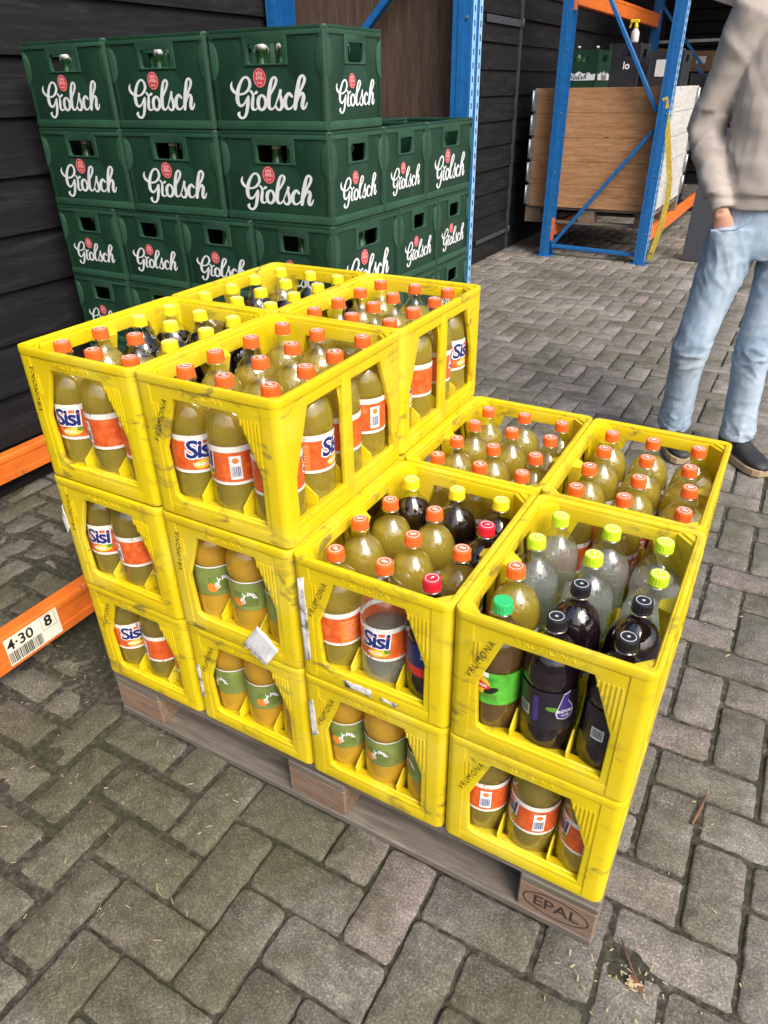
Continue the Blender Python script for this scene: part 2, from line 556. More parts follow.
M['cream'] = plain('cream_paint', (.70, .66, .55), .6, vary=.06)
M['panel'] = plain('dark_grey_panel', (.045, .048, .060), .55, vary=.12)
M['greenglass'] = plain('green_glass', (.020, .085, .025), .12, spec=.8)
M['porcelain'] = plain('white_porcelain', (.66, .66, .62), .3)
M['skin'] = plain('skin', (.56, .29, .20), .5, vary=.12, scale=24, bump=.1)
M['hair'] = plain('brown_hair', (.05, .03, .018), .6, vary=.3, scale=200)
M['eye'] = plain('eye_white', (.75, .74, .72), .2)
M['iris'] = plain('iris_dark', (.03, .04, .05), .2)
M['lip'] = plain('lip', (.42, .16, .13), .5)
M['sweater'] = mk_cloth('taupe_knit', (.41, .365, .33), (.50, .445, .405), 6, 420, .5)
M['denim'] = mk_cloth('light_blue_denim', (.22, .31, .42), (.36, .46, .57), 9, 600, .35, (.50, .57, .65))
M['stitch'] = plain('denim_stitch', (.20, .27, .36), .8)
M['shoe'] = plain('black_shoe_leather', (.016, .016, .018), .55, vary=.2, bump=.2)
M['sole'] = plain('tan_rubber_sole', (.34, .26, .16), .7, vary=.15)
M['burnt'] = plain('burnt_brand_mark', (.035, .020, .014), .8, vary=.5, scale=160)
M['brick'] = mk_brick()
M['soil'] = mk_soil()
M['straw'] = plain('dry_straw', (.38, .31, .18), .8, vary=.35, scale=80)
M['twig'] = plain('brown_twig', (.16, .075, .04), .8, vary=.3)

# ------------------------------------------------------------------ world, light, camera
w = bpy.data.worlds.new('World'); SC.world = w; w.use_nodes = True
nt = w.node_tree
sky = nt.nodes.new('ShaderNodeTexSky'); sky.sky_type = 'NISHITA'; sky.sun_disc = False
SUN_EL, SUN_AZ = R(47), R(120)      # azimuth measured from +Y towards +X
sky.sun_elevation = SUN_EL; sky.sun_rotation = SUN_AZ
sky.air_density = 1.0; sky.dust_density = 5.0; sky.ozone_density = .4
bg = nt.nodes['Background']; bg.inputs[1].default_value = .148
nt.links.new(sky.outputs[0], bg.inputs[0])
sun = bpy.data.lights.new('sun', 'SUN'); sun.energy = 1.5; sun.angle = R(29); sun.color = (1, .97, .93)
so = bpy.data.objects.new('sun', sun); link(so)
sd = Vector((math.cos(SUN_EL) * math.sin(SUN_AZ), math.cos(SUN_EL) * math.cos(SUN_AZ), math.sin(SUN_EL)))
so.rotation_euler = (-sd).to_track_quat('-Z', 'Y').to_euler()

cam = bpy.data.cameras.new('camera'); co = bpy.data.objects.new('camera', cam); link(co); SC.camera = co
RC = ((.87170769, .48981237, -.01447539), (.2431908, -.45806889, -.85500358), (-.42542206, .74179292, -.51842004))
cx, cy, cz = (Vector(r) for r in RC)
mw = Matrix((cx, -cy, -cz)).transposed().to_4x4()
mw.translation = (1.21989, -.75899, 1.35262)
co.matrix_world = mw
cam.sensor_fit = 'VERTICAL'; cam.sensor_height = 24; cam.lens = 698.93 / 1024 * 24
cam.clip_start = .02; cam.clip_end = 500

SC.view_settings.view_transform = 'Standard'; SC.view_settings.look = 'None'
SC.view_settings.exposure = 0.8; SC.view_settings.gamma = 1
SC.cycles.use_denoising = True
SC.cycles.max_bounces = 10; SC.cycles.transparent_max_bounces = 40; SC.cycles.glossy_bounces = 4
SC.cycles.caustics_reflective = False; SC.cycles.caustics_refractive = False
SC.cycles.sample_clamp_indirect = 6

# ------------------------------------------------------------------ ground
def build_ground():
    # soil sheet: fine near the pallet, coarse to the horizon
    bm = bmesh.new()
    def grid(x0, x1, y0, y1, st, near):
        nx = int(round((x1 - x0) / st)); ny = int(round((y1 - y0) / st))
        V = []
        for j in range(ny + 1):
            row = []
            for i in range(nx + 1):
                x = x0 + i * st; y = y0 + j * st
                z = -.007
                n = noise.noise(Vector((x * 9, y * 9, 0))) * .5 + noise.noise(Vector((x * 27, y * 27, 3))) * .25
                fx = max(0, min(1, (.42 - x) / .5)) * max(0, min(1, (1.2 - y) / .8)) * max(0, min(1, (y + .75) / .6))
                spot = math.exp(-((x - 1.27) ** 2 + (y + .03) ** 2) / .010)
                z += n * .007 + fx * (.0064 + .007 * noise.noise(Vector((x * 4, y * 4, 7)))) + spot * .0065
                z = min(z, .0025)
                if i in (0, nx) or j in (0, ny): z = -.012
                row.append(bm.verts.new((x, y, z)))
            V.append(row)
        for j in range(ny):
            for i in range(nx):
                f = bm.faces.new((V[j][i], V[j][i + 1], V[j + 1][i + 1], V[j + 1][i])); f.smooth = True
    grid(-1.5, 2.4, -1.5, 2.4, .013, True)
    X = [-60, -1.5, 2.4, 60]; Y = [-60, -1.5, 2.4, 60]
    for i in range(3):
        for j in range(3):
            if i == 1 and j == 1: continue
            vs = [bm.verts.new((x, y, -.012)) for x, y in ((X[i], Y[j]), (X[i + 1], Y[j]), (X[i + 1], Y[j + 1]), (X[i], Y[j + 1]))]
            bm.faces.new(vs)
    me = bpy.data.meshes.new('ground'); bm.to_mesh(me); bm.free()
    tag(mesh_obj('ground', me, M['soil']), kind='structure')
    # herringbone pavers
    rnd = random.Random(3)
    verts, faces, tones = [], [], []
    px, py = .1095, .1065
    ox, oy = .455 - 2 * px, -.305
    def brick(x0, y0, x1, y1, far):
        t = rnd.random() ** 1.1
        # wear: how rounded and how wide the joint
        cxm, cym = (x0 + x1) / 2, (y0 + y1) / 2
        wide = .5 + .5 * noise.noise(Vector((cxm * 1.3 + 5, cym * 1.3, 0)))
        gap = .0014 + .0034 * wide
        if cxm < .42 and cym < .9: gap += .0078 * min(1, (.42 - cxm) / .25) * rnd.uniform(.6, 1.25)
        if cxm > 1.0: gap += .0016
        if far: gap += .0006
        dx = rnd.uniform(-.0016, .0016); dy = rnd.uniform(-.0016, .0016)
        a = rnd.uniform(-.012, .012)
        hx = (x1 - x0) / 2 - gap; hy = (y1 - y0) / 2 - gap
        zt = rnd.uniform(-.0016, .0016); tx = rnd.uniform(-.012, .012); ty = rnd.uniform(-.012, .012)
        rc = rnd.uniform(.006, .014)
        nseg = 3 if not far else 2
        nside = 6 if not far else 0
        out = []
        cs = [(hx - rc, hy - rc, 0), (-hx + rc, hy - rc, 90), (-hx + rc, -hy + rc, 180), (hx - rc, -hy + rc, 270)]
        for q, (qx, qy, ang) in enumerate(cs):
            for k in range(nseg + 1):
                al = R(ang + 90 * k / nseg)
                out.append((qx + rc * math.cos(al), qy + rc * math.sin(al)))
            nxq = cs[(q + 1) % 4]
            al = R(ang + 90)
            p0 = (qx + rc * math.cos(al), qy + rc * math.sin(al)); p1 = (nxq[0] + rc * math.cos(al), nxq[1] + rc * math.sin(al))
            L = math.hypot(p1[0] - p0[0], p1[1] - p0[1])
            ns = max(1, int(L / .011)) if nside else 1
            for k in range(1, ns):
                out.append((p0[0] + (p1[0] - p0[0]) * k / ns, p0[1] + (p1[1] - p0[1]) * k / ns))
        n = len(out)
        base = len(verts)
        ca, sa = math.cos(a), math.sin(a)
        sd_ = rnd.uniform(0, 50)
        for lvl, (ins, z) in enumerate(((0, -.035), (0, -.0075), (.0022, -.0022), (.0065, -.0002))):
            for (ux, uy) in out:
                l = math.hypot(ux, uy)
                jit = (noise.noise(Vector((ux * 55 + sd_, uy * 55, 0))) * .0034 + noise.noise(Vector((ux * 160 + sd_, uy * 160, 5))) * .0022) if lvl else 0
                s_ = 1 - (ins + jit) / l
                X_, Y_ = ux * s_, uy * s_
                zz = z + (zt + tx * X_ + ty * Y_ if lvl else 0)
                if lvl == 3: zz += noise.noise(Vector((X_ * 30 + sd_, Y_ * 30, 9))) * .0010
                verts.append((cxm + dx + X_ * ca - Y_ * sa, cym + dy + X_ * sa + Y_ * ca, zz))
        verts.append((cxm + dx, cym + dy, zt + .0006))
        for lvl in range(3):
            for k in range(n):
                A = base + lvl * n
                faces.append((A + k, A + (k + 1) % n, A + n + (k + 1) % n, A + n + k)); tones.append(t)
        A = base + 3 * n
        for k in range(n):
            faces.append((A + k, A + (k + 1) % n, base + 4 * n)); tones.append(t)
    for j in range(-14, 116):
        for i in range(-17, 44):
            if j > 34 and i > 26: pass
            k = (i + j) % 4
            x0 = ox + i * px; y0 = oy + j * py
            if x0 < -1.42 or (y0 < -.9 and x0 > 2.6): continue
            far = y0 > 2.3
            if k == 0: brick(x0, y0, x0 + 2 * px, y0 + py, far)
            elif k == 2: brick(x0, y0, x0 + px, y0 + 2 * py, far)
    me = bpy.data.meshes.new('paving')
    me.from_pydata(verts, [], faces)
    at = me.attributes.new('tone', 'FLOAT', 'FACE'); at.data.foreach_set('value', tones)
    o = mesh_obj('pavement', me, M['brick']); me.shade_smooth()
    tag(o, kind='structure')
    # straw bits and crumbs
    mb = MB()
    def bit(x, y, L, wdt, z=.003):
        a = rnd.uniform(0, math.pi)
        mb.box((x, y, z + rnd.uniform(0, .003)), (L, wdt, .0012), Matrix.Rotation(a, 3, 'Z') @ Matrix.Rotation(rnd.uniform(-.25, .25), 3, 'Y'))
    for _ in range(70):
        r = abs(rnd.gauss(0, .055)); a = rnd.uniform(0, 6.28)
        bit(1.275 + r * math.cos(a), -.02 + r * math.sin(a), rnd.uniform(.003, .012), rnd.uniform(.001, .003), .004)
    for _ in range(170):
        bit(rnd.uniform(-.5, .6), rnd.uniform(-.62, .3), rnd.uniform(.003, .016), rnd.uniform(.0008, .0022))
    for _ in range(110):
        bit(rnd.uniform(1.15, 1.9), rnd.uniform(-.5, 1.4), rnd.uniform(.003, .010), rnd.uniform(.001, .0025))
    for _ in range(120):
        bit(rnd.uniform(-.9, 2.0), rnd.uniform(.9, 5), rnd.uniform(.006, .02), rnd.uniform(.002, .006))
    tag(mb.build('straw_litter', M['straw']), 'dry straw bits and crumbs scattered over the paving', 'litter', kind='stuff')
    tw = MB()
    tw.tube([(1.243, .052, .006), (1.262, .022, .009), (1.283, -.006, .006)], [.0012, .002, .001], 6)
    tw.box((1.287, -.012, .005), (.03, .010, .002), Matrix.Rotation(-.7, 3, 'Z'))
    tag(tw.build('twig', M['twig']), 'thin brown twig on the dark joint right of the pallet corner', 'twig')
    tw = MB()
    tw.tube([(1.32, .36, .006), (1.328, .40, .007), (1.336, .45, .005)], [.003, .004, .002], 6)
    tag(tw.build('twig', M['twig']), 'short thick grey-brown twig lying among the pavers at right edge', 'twig')
build_ground()

# ------------------------------------------------------------------ yellow crates
H = .2713
def rrect(hx, hy, r, n=5):
    out = []
    for qx, qy, a in ((hx - r, hy - r, 0), (-hx + r, hy - r, 90), (-hx + r, -hy + r, 180), (hx - r, -hy + r, 270)):
        for k in range(n + 1):
            al = R(a + 90 * k / n); out.append((qx + r * math.cos(al), qy + r * math.sin(al)))
    return out

FX = Matrix(((1, 0, 0, 0), (0, 0, -1, 0), (0, 1, 0, 0), (0, 0, 0, 1)))   # panel XY -> world XZ, thickness along -Y

def make_shell():
    mb = MB()
    W, D = .1488, .1988
    # short panels (x = width)
    hw = W - .020
    holeS = [(-.067, .862 * H), (-.104, .50 * H), (-.099, .165 * H), (-.085, .135 * H), (.102, .135 * H), (.103, .49 * H), (.067, .862 * H)]
    rectS = [(-hw, .012), (hw, .012), (hw, H - .010), (-hw, H - .010)]
    pS = curve_mesh([rectS, holeS], .011, .0025, 2)
    for sgn in (-1, 1):
        m = Matrix.Rotation(0 if sgn < 0 else math.pi, 4, 'Z') @ Matrix.Translation((0, -D + .0070, 0)) @ FX
        mb.add(pS, m)
        # inner sloping sill and fine ribs, embossed word
        mm = Matrix.Rotation(0 if sgn < 0 else math.pi, 4, 'Z')
        s_ = MB()
        s_.box((0, -D + .020, .030), (2 * hw, .022, .012), Matrix.Rotation(R(-18), 3, 'X'), .002)
        for k in range(6):
            u = .074 + k * .0068
            zt = .84 * H; zb = (.80 - .052 * k) * H
            s_.box((u, -D + .0010, (zt + zb) / 2), (.0022, .0022, zt - zb))
            if k < 3: s_.box((-.118 + k * .007, -D + .0010, .74 * H), (.0022, .0022, .15 * H))
        me = s_.mesh()
        mb.add(me, mm)
        tx = text_mesh('VRUMONA', .018, 0, .0007)
        mb.add(tx, mm @ Matrix.Translation((-.005, -D + .0013, .915 * H)) @ FX)
    hd = D - .020
    holeA = [(-.118, .862 * H), (-.160, .46 * H), (-.166, .17 * H), (-.160, .145 * H), (-.0145, .145 * H), (-.0145, .862 * H)]
    holeB = [(-x, z) for x, z in holeA][::-1]
    pLa = curve_mesh([[(-hd, .012), (-.006, .012), (-.006, H - .010), (-hd, H - .010)], holeA], .011, .0025, 2)
    pLb = curve_mesh([[(.006, .012), (hd, .012), (hd, H - .010), (.006, H - .010)], holeB], .011, .0025, 2)
    post = curve_mesh([[(-.0135, .014), (.0135, .014), (.0135, H - .012), (-.0135, H - .012)]], .013, .002, 2)
    for sgn in (-1, 1):
        m = Matrix.Rotation(R(90) if sgn > 0 else R(-90), 4, 'Z') @ Matrix.Translation((0, -W + .0070, 0)) @ FX
        mb.add(pLa, m); mb.add(pLb, m); mb.add(post, m)
        mb.box((sgn * (W - .020), 0, .030), (.022, 2 * hd, .012), Matrix.Rotation(R(18) * -sgn, 3, 'Y'), .002)
        # inward pointed pocket at the middle of the long wall
        xs = sgn * (W - .008)
        bm = mb.bm
        a = [(xs, -.026, .245), (xs, .026, .245), (xs - sgn * .026, .010, .240), (xs - sgn * .026, -.010, .240)]
        b = (xs, 0, .120)
        va = [bm.verts.new(p) for p in a]; vb = bm.verts.new(b)
        bm.faces.new(va)
        for k in range(4): bm.faces.new((va[k], va[(k + 1) % 4], vb))
    # corner columns, outer corner rounded, inner face diagonal
    for sx in (-1, 1):
        for sy in (-1, 1):
            r = .016
            poly = [(W - .034, D)]
            for k in range(6):
                al = R(90 - 90 * k / 5); poly.append((W - r + r * math.cos(al), D - r + r * math.sin(al)))
            poly += [(W, D - .034), (W - .012, D - .034), (W - .034, D - .012)]
            mb.prism([(x * sx, y * sy) for x, y in poly], .008, H - .006)
            mb.prism([((W - .012) * sx, (D - .012) * sy), ((W - .044) * sx, (D - .012) * sy), ((W - .012) * sx, (D - .044) * sy)], .19, H - .010)
    # rims
    top = curve_mesh([rrect(.1496, .1996, .0175), rrect(.1376, .1876, .010)], .015, .0022, 2)
    mb.add(top, Matrix.Translation((0, 0, H - .0095)))
    top2 = curve_mesh([rrect(.1492, .1992, .017), rrect(.1420, .1920, .012)], .0035, .0012, 1)
    mb.add(top2, Matrix.Translation((0, 0, H - .0012 - .0015)))
    bot = curve_mesh([rrect(.1478, .1978, .016), rrect(.1340, .1840, .010)], .026, .0022, 2)
    mb.add(bot, Matrix.Translation((0, 0, .0150)))
    mb.box((0, 0, .0062), (.272, .372, .004))
    o = mb.build('shell', M['yellow'])
    smooth_angle(o, 38)
    return o

def make_dividers():
    mb = MB()
    def fin(L, cells):
        pts = [(-L / 2, .008), (-L / 2, .052)]
        st = L / cells
        for c in range(cells):
            x = -L / 2 + c * st
            if c > 0: pts += [(x - .010, .128), (x, .138), (x + .010, .128)]
            pts += [(x + st * .32, .074), (x + st * .5, .066), (x + st * .68, .074)]
        pts += [(L / 2, .052), (L / 2, .008)]
        return curve_mesh([pts], .0032, .0006, 1)
    fy = fin(.374, 4); fx_ = fin(.274, 3)
    for x in (-.0462, .0462):
        mb.add(fy, Matrix.Translation((x, 0, 0)) @ Matrix.Rotation(R(90), 4, 'Z') @ FX)
    for y in (-.0935, 0, .0935):
        mb.add(fx_, Matrix.Translation((0, y, .0003)) @ FX)
    o = mb.build('bottle_dividers', M['yellow'])
    smooth_angle(o, 38)
    return o

def make_print(upright):
    t = text_mesh('VRUMONA', .0165, -.0001, 0, .15, 1.22)
    mb = MB()
    if upright:
        mb.add(t, Matrix.Translation((-.1165, -.1998, .70 * H)) @ FX @ Matrix.Rotation(R(84), 4, 'Z'))
    else:
        mb.add(t, Matrix.Translation((-.1005, -.1998, .70 * H)) @ FX @ Matrix.Rotation(R(66), 4, 'Z'))
    return mb.build('printed_word', M['blackprint'])

SH, DV, PR_, PR2 = make_shell(), make_dividers(), make_print(False), make_print(True)
shM, dvM, prM, pr2M = SH.data, DV.data, PR_.data, PR2.data
for o in (SH, DV, PR_, PR2): bpy.data.objects.remove(o)

PZ = .144
CR = {}
CRATES = [  # key, ix, iy, layer, label
    ('A', 0, 0, 2, 'yellow bottle crate raised on third tier, at the left front corner', 1),
    ('B', 1, 0, 2, 'yellow bottle crate raised on third tier, nearest the camera, full of orange caps', 0),
    ('C', 0, 1, 2, 'yellow bottle crate raised on third tier at back left, full of yellow caps', 0),
    ('D', 1, 1, 2, 'yellow bottle crate raised on third tier at back right, beside the green crates', 0),
    ('E', 2, 0, 1, 'open yellow bottle crate with mixed orange, yellow and red caps, white sticker scraps in front', 0),
    ('F', 3, 0, 1, 'open yellow bottle crate at right front corner with lime, black and green caps', 0),
    ('G', 2, 1, 1, 'open yellow bottle crate of orange caps behind the mixed crate, beside the raised tier', 0),
    ('I', 3, 1, 1, 'open yellow bottle crate of orange caps at far right, nearest the person', 0),
    ('A2', 0, 0, 1, 'yellow middle tier crate at the left front corner, dim soda bottles inside', 1),
    ('B2', 1, 0, 1, 'yellow middle tier crate with orange juice bottles and a torn white receipt', 1),
    ('C2', 0, 1, 1, 'yellow middle tier crate at back left under the crate of yellow caps', 0),
    ('D2', 1, 1, 1, 'yellow middle tier crate at the back, under the raised back right crate', 0),
    ('A1', 0, 0, 0, 'yellow bottom crate at left front corner, on the pallet edge by the orange beam', 0),
    ('B1', 1, 0, 0, 'yellow bottom crate with juice bottles, second from the left along the front', 0),
    ('E1', 2, 0, 0, 'yellow bottom crate with juice bottles, third from left along the front', 0),
    ('F1', 3, 0, 0, 'yellow bottom crate at right front corner above the branded pallet block', 0),
    ('C1', 0, 1, 0, 'yellow bottom crate at back left, on the pallet by the wall side', 0),
    ('D1', 1, 1, 0, 'yellow bottom crate in back row, second from the left', 0),
    ('G1', 2, 1, 0, 'yellow bottom crate in back row, third from the left', 0),
    ('I1', 3, 1, 0, 'yellow bottom crate at the back right corner of the pallet', 0),
]
for key, ix, iy, ly, lab, up in CRATES:
    dx = RND.uniform(-.0016, .0016); dy = RND.uniform(-.002, .002)
    loc = (.15 + .3 * ix + dx, .2 + .4 * iy + dy + .001, PZ + H * ly + .0004 * (ly + 1))
    e = empty('bottle_crate', loc, RND.uniform(-.005, .005))
    tag(e, lab, 'crate', 'yellow bottle crates stacked on the pallet')
    for nm, me in (('shell', shM), ('bottle_dividers', dvM), ('printed_word', pr2M if up else prM)):
        link(bpy.data.objects.new(nm, me), e)
    CR[key] = e

# stickers and paper scraps
def scrap(parent, pts, y, mat, name, label=None, curl=0.0):
    bm = bmesh.new()
    n = 5
    # pts: 4 corners (x,z) in crate space; a small curled sheet
    rows = []
    for j in range(n + 1):
        t = j / n
        row = []
        for i in range(n + 1):
            s_ = i / n
            x = (pts[0][0] * (1 - s_) + pts[1][0] * s_) * (1 - t) + (pts[3][0] * (1 - s_) + pts[2][0] * s_) * t
            z = (pts[0][1] * (1 - s_) + pts[1][1] * s_) * (1 - t) + (pts[3][1] * (1 - s_) + pts[2][1] * s_) * t
            jx = RND.uniform(-.0016, .0016) if (i in (0, n) or j in (0, n)) else 0
            row.append(bm.verts.new((x + jx, y - curl * ((s_ - .5) ** 2 + .6 * t * t), z + jx)))
        rows.append(row)
    for j in range(n):
        for i in range(n):
            f = bm.faces.new((rows[j][i], rows[j][i + 1], rows[j + 1][i + 1], rows[j + 1][i])); f.smooth = True
    me = bpy.data.meshes.new(name); bm.to_mesh(me); bm.free()
    o = mesh_obj(name, me, mat, parent)
    sol = o.modifiers.new('s', 'SOLIDIFY'); sol.thickness = .0006; sol.offset = 0
    if label: o['label'] = label
    return o
def mk_scrap():
    t = NT('torn_sticker'); p = t.principled((.7, .7, .68), .6)
    v = t.coords()
    c = t.ramp(t.noise(v, 42, 5, .65), [(.42, (.70, .69, .66)), (.56, (.50, .48, .46)), (.66, (.08, .07, .06))])
    t.l(c, p.inputs['Base Color']); return t.m
M['torn'] = mk_scrap()
yF = -.2006
scrap(CR['E'], [(-.139, .225), (-.124, .232), (-.125, .045), (-.137, .040)], yF, M['torn'], 'torn_sticker', 'torn white sticker remains down the left corner')
scrap(CR['E'], [(-.055, .028), (.0, .030), (.004, .012), (-.05, .014)], yF, M['torn'], 'torn_sticker')
scrap(CR['E'], [(.022, .022), (.055, .020), (.055, .012), (.024, .013)], yF, M['torn'], 'torn_sticker')
rc = scrap(CR['B2'], [(.018, .020), (.060, .082), (.112, .050), (.073, -.006)], yF - .002, M['wpaper'], 'paper_receipt', 'crumpled white receipt stuck on the bottom edge', .012)
mbt = MB()
for k in range(9):
    t = .12 + k * .085
    a = Vector((.018 + (.060 - .018) * t, 0, .020 + (.082 - .020) * t)); d = Vector((.055, 0, -.029))
    for q in range(4):
        s0 = .10 + .2 * q + RND.uniform(0, .05); s1 = s0 + RND.uniform(.08, .17)
        p0 = a + d * s0; p1 = a + d * s1
        mbt.bar((p0.x, yF - .0128, p0.z), (p1.x, yF - .0128, p1.z), .0004, .0022, (0, 0, 1))
ro = mbt.build('printed_lines', M['greyp'], rc)
scrap(CR['A2'], [(-.150, .17), (-.138, .205), (-.132, .150), (-.146, .13)], yF, M['torn'], 'torn_sticker')
scrap(CR['E1'], [(-.139, .20), (-.128, .215), (-.122, .12), (-.138, .11)], yF, M['torn'], 'torn_sticker')
scrap(CR['B1'], [(-.138, .16), (-.128, .165), (-.128, .07), (-.137, .065)], yF, M['torn'], 'torn_sticker')

# ------------------------------------------------------------------ bottles
BP = [(.0, .006), (.020, .007), (.030, .002), (.038, .0025), (.0425, .009), (.0438, .020), (.0438, .068), (.0428, .072), (.0428, .150), (.0440, .154), (.0440, .163), (.0431, .175), (.0408, .187),
      (.0368, .1980), (.0316, .2068), (.0260, .2132), (.0209, .2182), (.0175, .2230), (.0154, .2278), (.0142, .2325), (.0138, .238), (.0170, .2385), (.0170, .2400), (.0135, .2405), (.0135, .246)]
def lathe_mesh(prof, n=28):
    mb = MB(); mb.lathe(prof, n); return mb.mesh()
bodyM = lathe_mesh(BP); bodyM.materials.append(M['pet'])
def liquid_mesh(level, mat):
    pr = [(max(r - .0012, .0), z + (.0012 if i < 3 else 0)) for i, (r, z) in enumerate(BP) if z < level and i < 20]
    # radius at level
    for (r0, z0), (r1, z1) in zip(BP, BP[1:]):
        if z0 <= level < z1: rl = r0 + (r1 - r0) * (level - z0) / (z1 - z0) - .0012
    pr += [(rl, level), (0.0, level + .0002)]
    me = lathe_mesh(pr); me.materials.append(mat); return me
def cap_mesh(mat, printed):
    mb = MB()
    n = 40
    rings = []
    for r, z, rib in ((.0150, .2412, 0), (.0158, .2412, .0), (.0160, .2425, 0), (.0160, .2445, 0), (.01585, .2450, .0006), (.01555, .2570, .0006), (.0148, .2588, 0), (.0135, .2594, 0), (.0, .2596, 0)):
        rings.append([mb.bm.verts.new(((r - (rib if k % 2 else 0)) * math.cos(6.28318 * k / n), (r - (rib if k % 2 else 0)) * math.sin(6.28318 * k / n), z)) for k in range(n)])
    for a, b in zip(rings, rings[1:]):
        for k in range(n):
            mb.bm.faces.new((a[k], a[(k + 1) % n], b[(k + 1) % n], b[k]))
    mb.mi = 1
    if printed:
        t = text_mesh(printed, .0085, .0004, 0, .15)
        mb.add(t, Matrix.Translation((0, .0006, .2602)))
        lo = [( .0112 * math.cos(k * .314), .0112 * math.sin(k * .314)) for k in range(20)]
        li = [( .0102 * math.cos(k * .314), .0102 * math.sin(k * .314)) for k in range(20)]
        mb.add(curve_mesh([lo, li], .0004), Matrix.Translation((0, 0, .2600)))
    me = mb.mesh(); me.materials.append(mat); me.materials.append(M['white'] if printed != 'o' else M['greyp']); return me
def band(r, z0, z1, a0=0.0, a1=2 * math.pi, n=32):
    bm = bmesh.new()
    A, B = [], []
    full = abs(a1 - a0 - 2 * math.pi) < 1e-5
    for k in range(n + (0 if full else 1)):
        a = a0 + (a1 - a0) * k / n
        A.append(bm.verts.new((r * math.cos(a), r * math.sin(a), z0))); B.append(bm.verts.new((r * math.cos(a), r * math.sin(a), z1)))
    m = len(A)
    for k in range(m if full else m - 1):
        f = bm.faces.new((A[k], A[(k + 1) % m], B[(k + 1) % m], B[k])); f.smooth = True
    return bm
def band_mesh(r, z0, z1, mat, a0=0.0, a1=2 * math.pi, n=32):
    bm = band(r, z0, z1, a0, a1, n); me = bpy.data.meshes.new('label'); bm.to_mesh(me); bm.free(); me.materials.append(mat); return me
def wrap(*groups):
    return [(nm, wrap1(ps)) for nm, ps in groups]
def wrap1(parts, name='print'):
    """parts: (flat mesh, material, x offset, z offset, radius) wrapped round the bottle; front faces -Y"""
    out = bmesh.new(); mats = []
    for me, mat, xo, zo, r in parts:
        if mat not in mats: mats.append(mat)
        bm = bmesh.new(); bm.from_mesh(me)
        for _ in range(6):
            es = [e for e in bm.edges if e.calc_length() > .006]
            if not es: break
            bmesh.ops.subdivide_edges(bm, edges=es, cuts=1)
            bmesh.ops.triangulate(bm, faces=bm.faces[:])
        for v in bm.verts:
            a = (v.co.x + xo) / .0434 - math.pi / 2
            v.co = Vector((r * math.cos(a), r * math.sin(a), v.co.y + zo))
        for f in bm.faces: f.material_index = mats.index(mat)
        t = bpy.data.meshes.new('t'); bm.to_mesh(t); bm.free()
        out.from_mesh(t); bpy.data.meshes.remove(t)
    me = bpy.data.meshes.new(name); out.to_mesh(me); out.free()
    for m in mats: me.materials.append(m)
    return me
def disc(rx, ry, n=20, rot=0):
    c, s = math.cos(rot), math.sin(rot)
    return curve_mesh([[(rx * math.cos(6.2832 * k / n) * c - ry * math.sin(6.2832 * k / n) * s, rx * math.cos(6.2832 * k / n) * s + ry * math.sin(6.2832 * k / n) * c) for k in range(n)]], .00002)
def rect(wd, ht):
    return curve_mesh([[(-wd / 2, -ht / 2), (wd / 2, -ht / 2), (wd / 2, ht / 2), (-wd / 2, ht / 2)]], .00002)
RL = .0440
def bars(x0, wd, zo, ht, mat, r, n=13):
    out = []; x = x0
    rr = random.Random(4)
    while x < x0 + wd:
        b = rr.choice((.0006, .0009, .0014)); out.append((rect(b, ht), mat, x + b / 2, zo, r)); x += b + rr.choice((.0006, .0010))
    return out
def sisi_print():
    P = []
    P.append((text_mesh('Sisi', .047, .0036, 0, .10, .88), M['white'], 0, .1225, RL + .0003))
    P.append((text_mesh('Sisi', .047, .0011, 0, .10, .88), M['navy'], 0, .1225, RL + .0006))
    P.append((disc(.020, .0085, rot=.15), M['ylabel'], .006, .0955, RL + .0002))
    P.append((disc(.006, .0045), M['leaf'], .021, .1005, RL + .0005))
    P.append((text_mesh('VINAS', .0095, .0002, 0, .0), M['white'], -.001, .0945, RL + .0005))
    B = [(rect(.020, .044), M['white'], .068, .111, RL + .0003)]
    B += bars(.060, .016, .104, .019, M['navy'], RL + .0006)
    B.append((disc(.0055, .0055), M['orangespot'], .068, .124, RL + .0005))
    T = [(rect(.030, .050), M['orangespot'], -.062, .110, RL + .00015)]
    for k in range(7): T.append((rect(.022 - (k % 3) * .004, .0013), M['crestpale'], -.062 + (k % 2) * .001, .130 - k * .006, RL + .0003))
    return wrap(('label_logo', P), ('barcode', B), ('small_print', T))
def juice_print():
    P = [(rect(.046, .034), M['leafdark'], .010, .105, RL + .00012), (disc(.0105, .0115), M['orangespot'], -.006, .098, RL + .0003), (disc(.008, .004, rot=.6), M['leaf'], -.002, .112, RL + .0005)]
    for k, ch in enumerate('100% puur'):
        a = R(215 - k * 25)
        tm = text_mesh(ch, .0125, .0005).copy(); tm.transform(Matrix.Rotation(a - math.pi / 2, 4, 'Z'))
        P.append((tm, M['white'], .016 + .013 * math.cos(a), .105 + .0150 * math.sin(a), RL + .0003))
    B = [(rect(.138, .0026), M['white'], .0054, .1447, RL + .0003)]
    return wrap(('label_logo', P), ('label_border', B))
def tea_print():
    P = [(disc(.019, .019), M['ylabel'], 0, .118, RL + .0003), (disc(.020, .0075, rot=-.12), M['red'], 0, .118, RL + .0005),
         (text_mesh('Lipton', .0115, .0003), M['white'], 0, .118, RL + .0008), (rect(.024, .010), M['white'], .004, .141, RL + .0002),
         (disc(.013, .006, rot=.5), M['black'], .021, .110, RL + .00045), (disc(.012, .005, rot=-.4), M['leaf'], .020, .100, RL + .00025), (disc(.016, .006, rot=.2), M['leaf'], -.006, .092, RL + .0002)]
    return wrap(('label_logo', P))
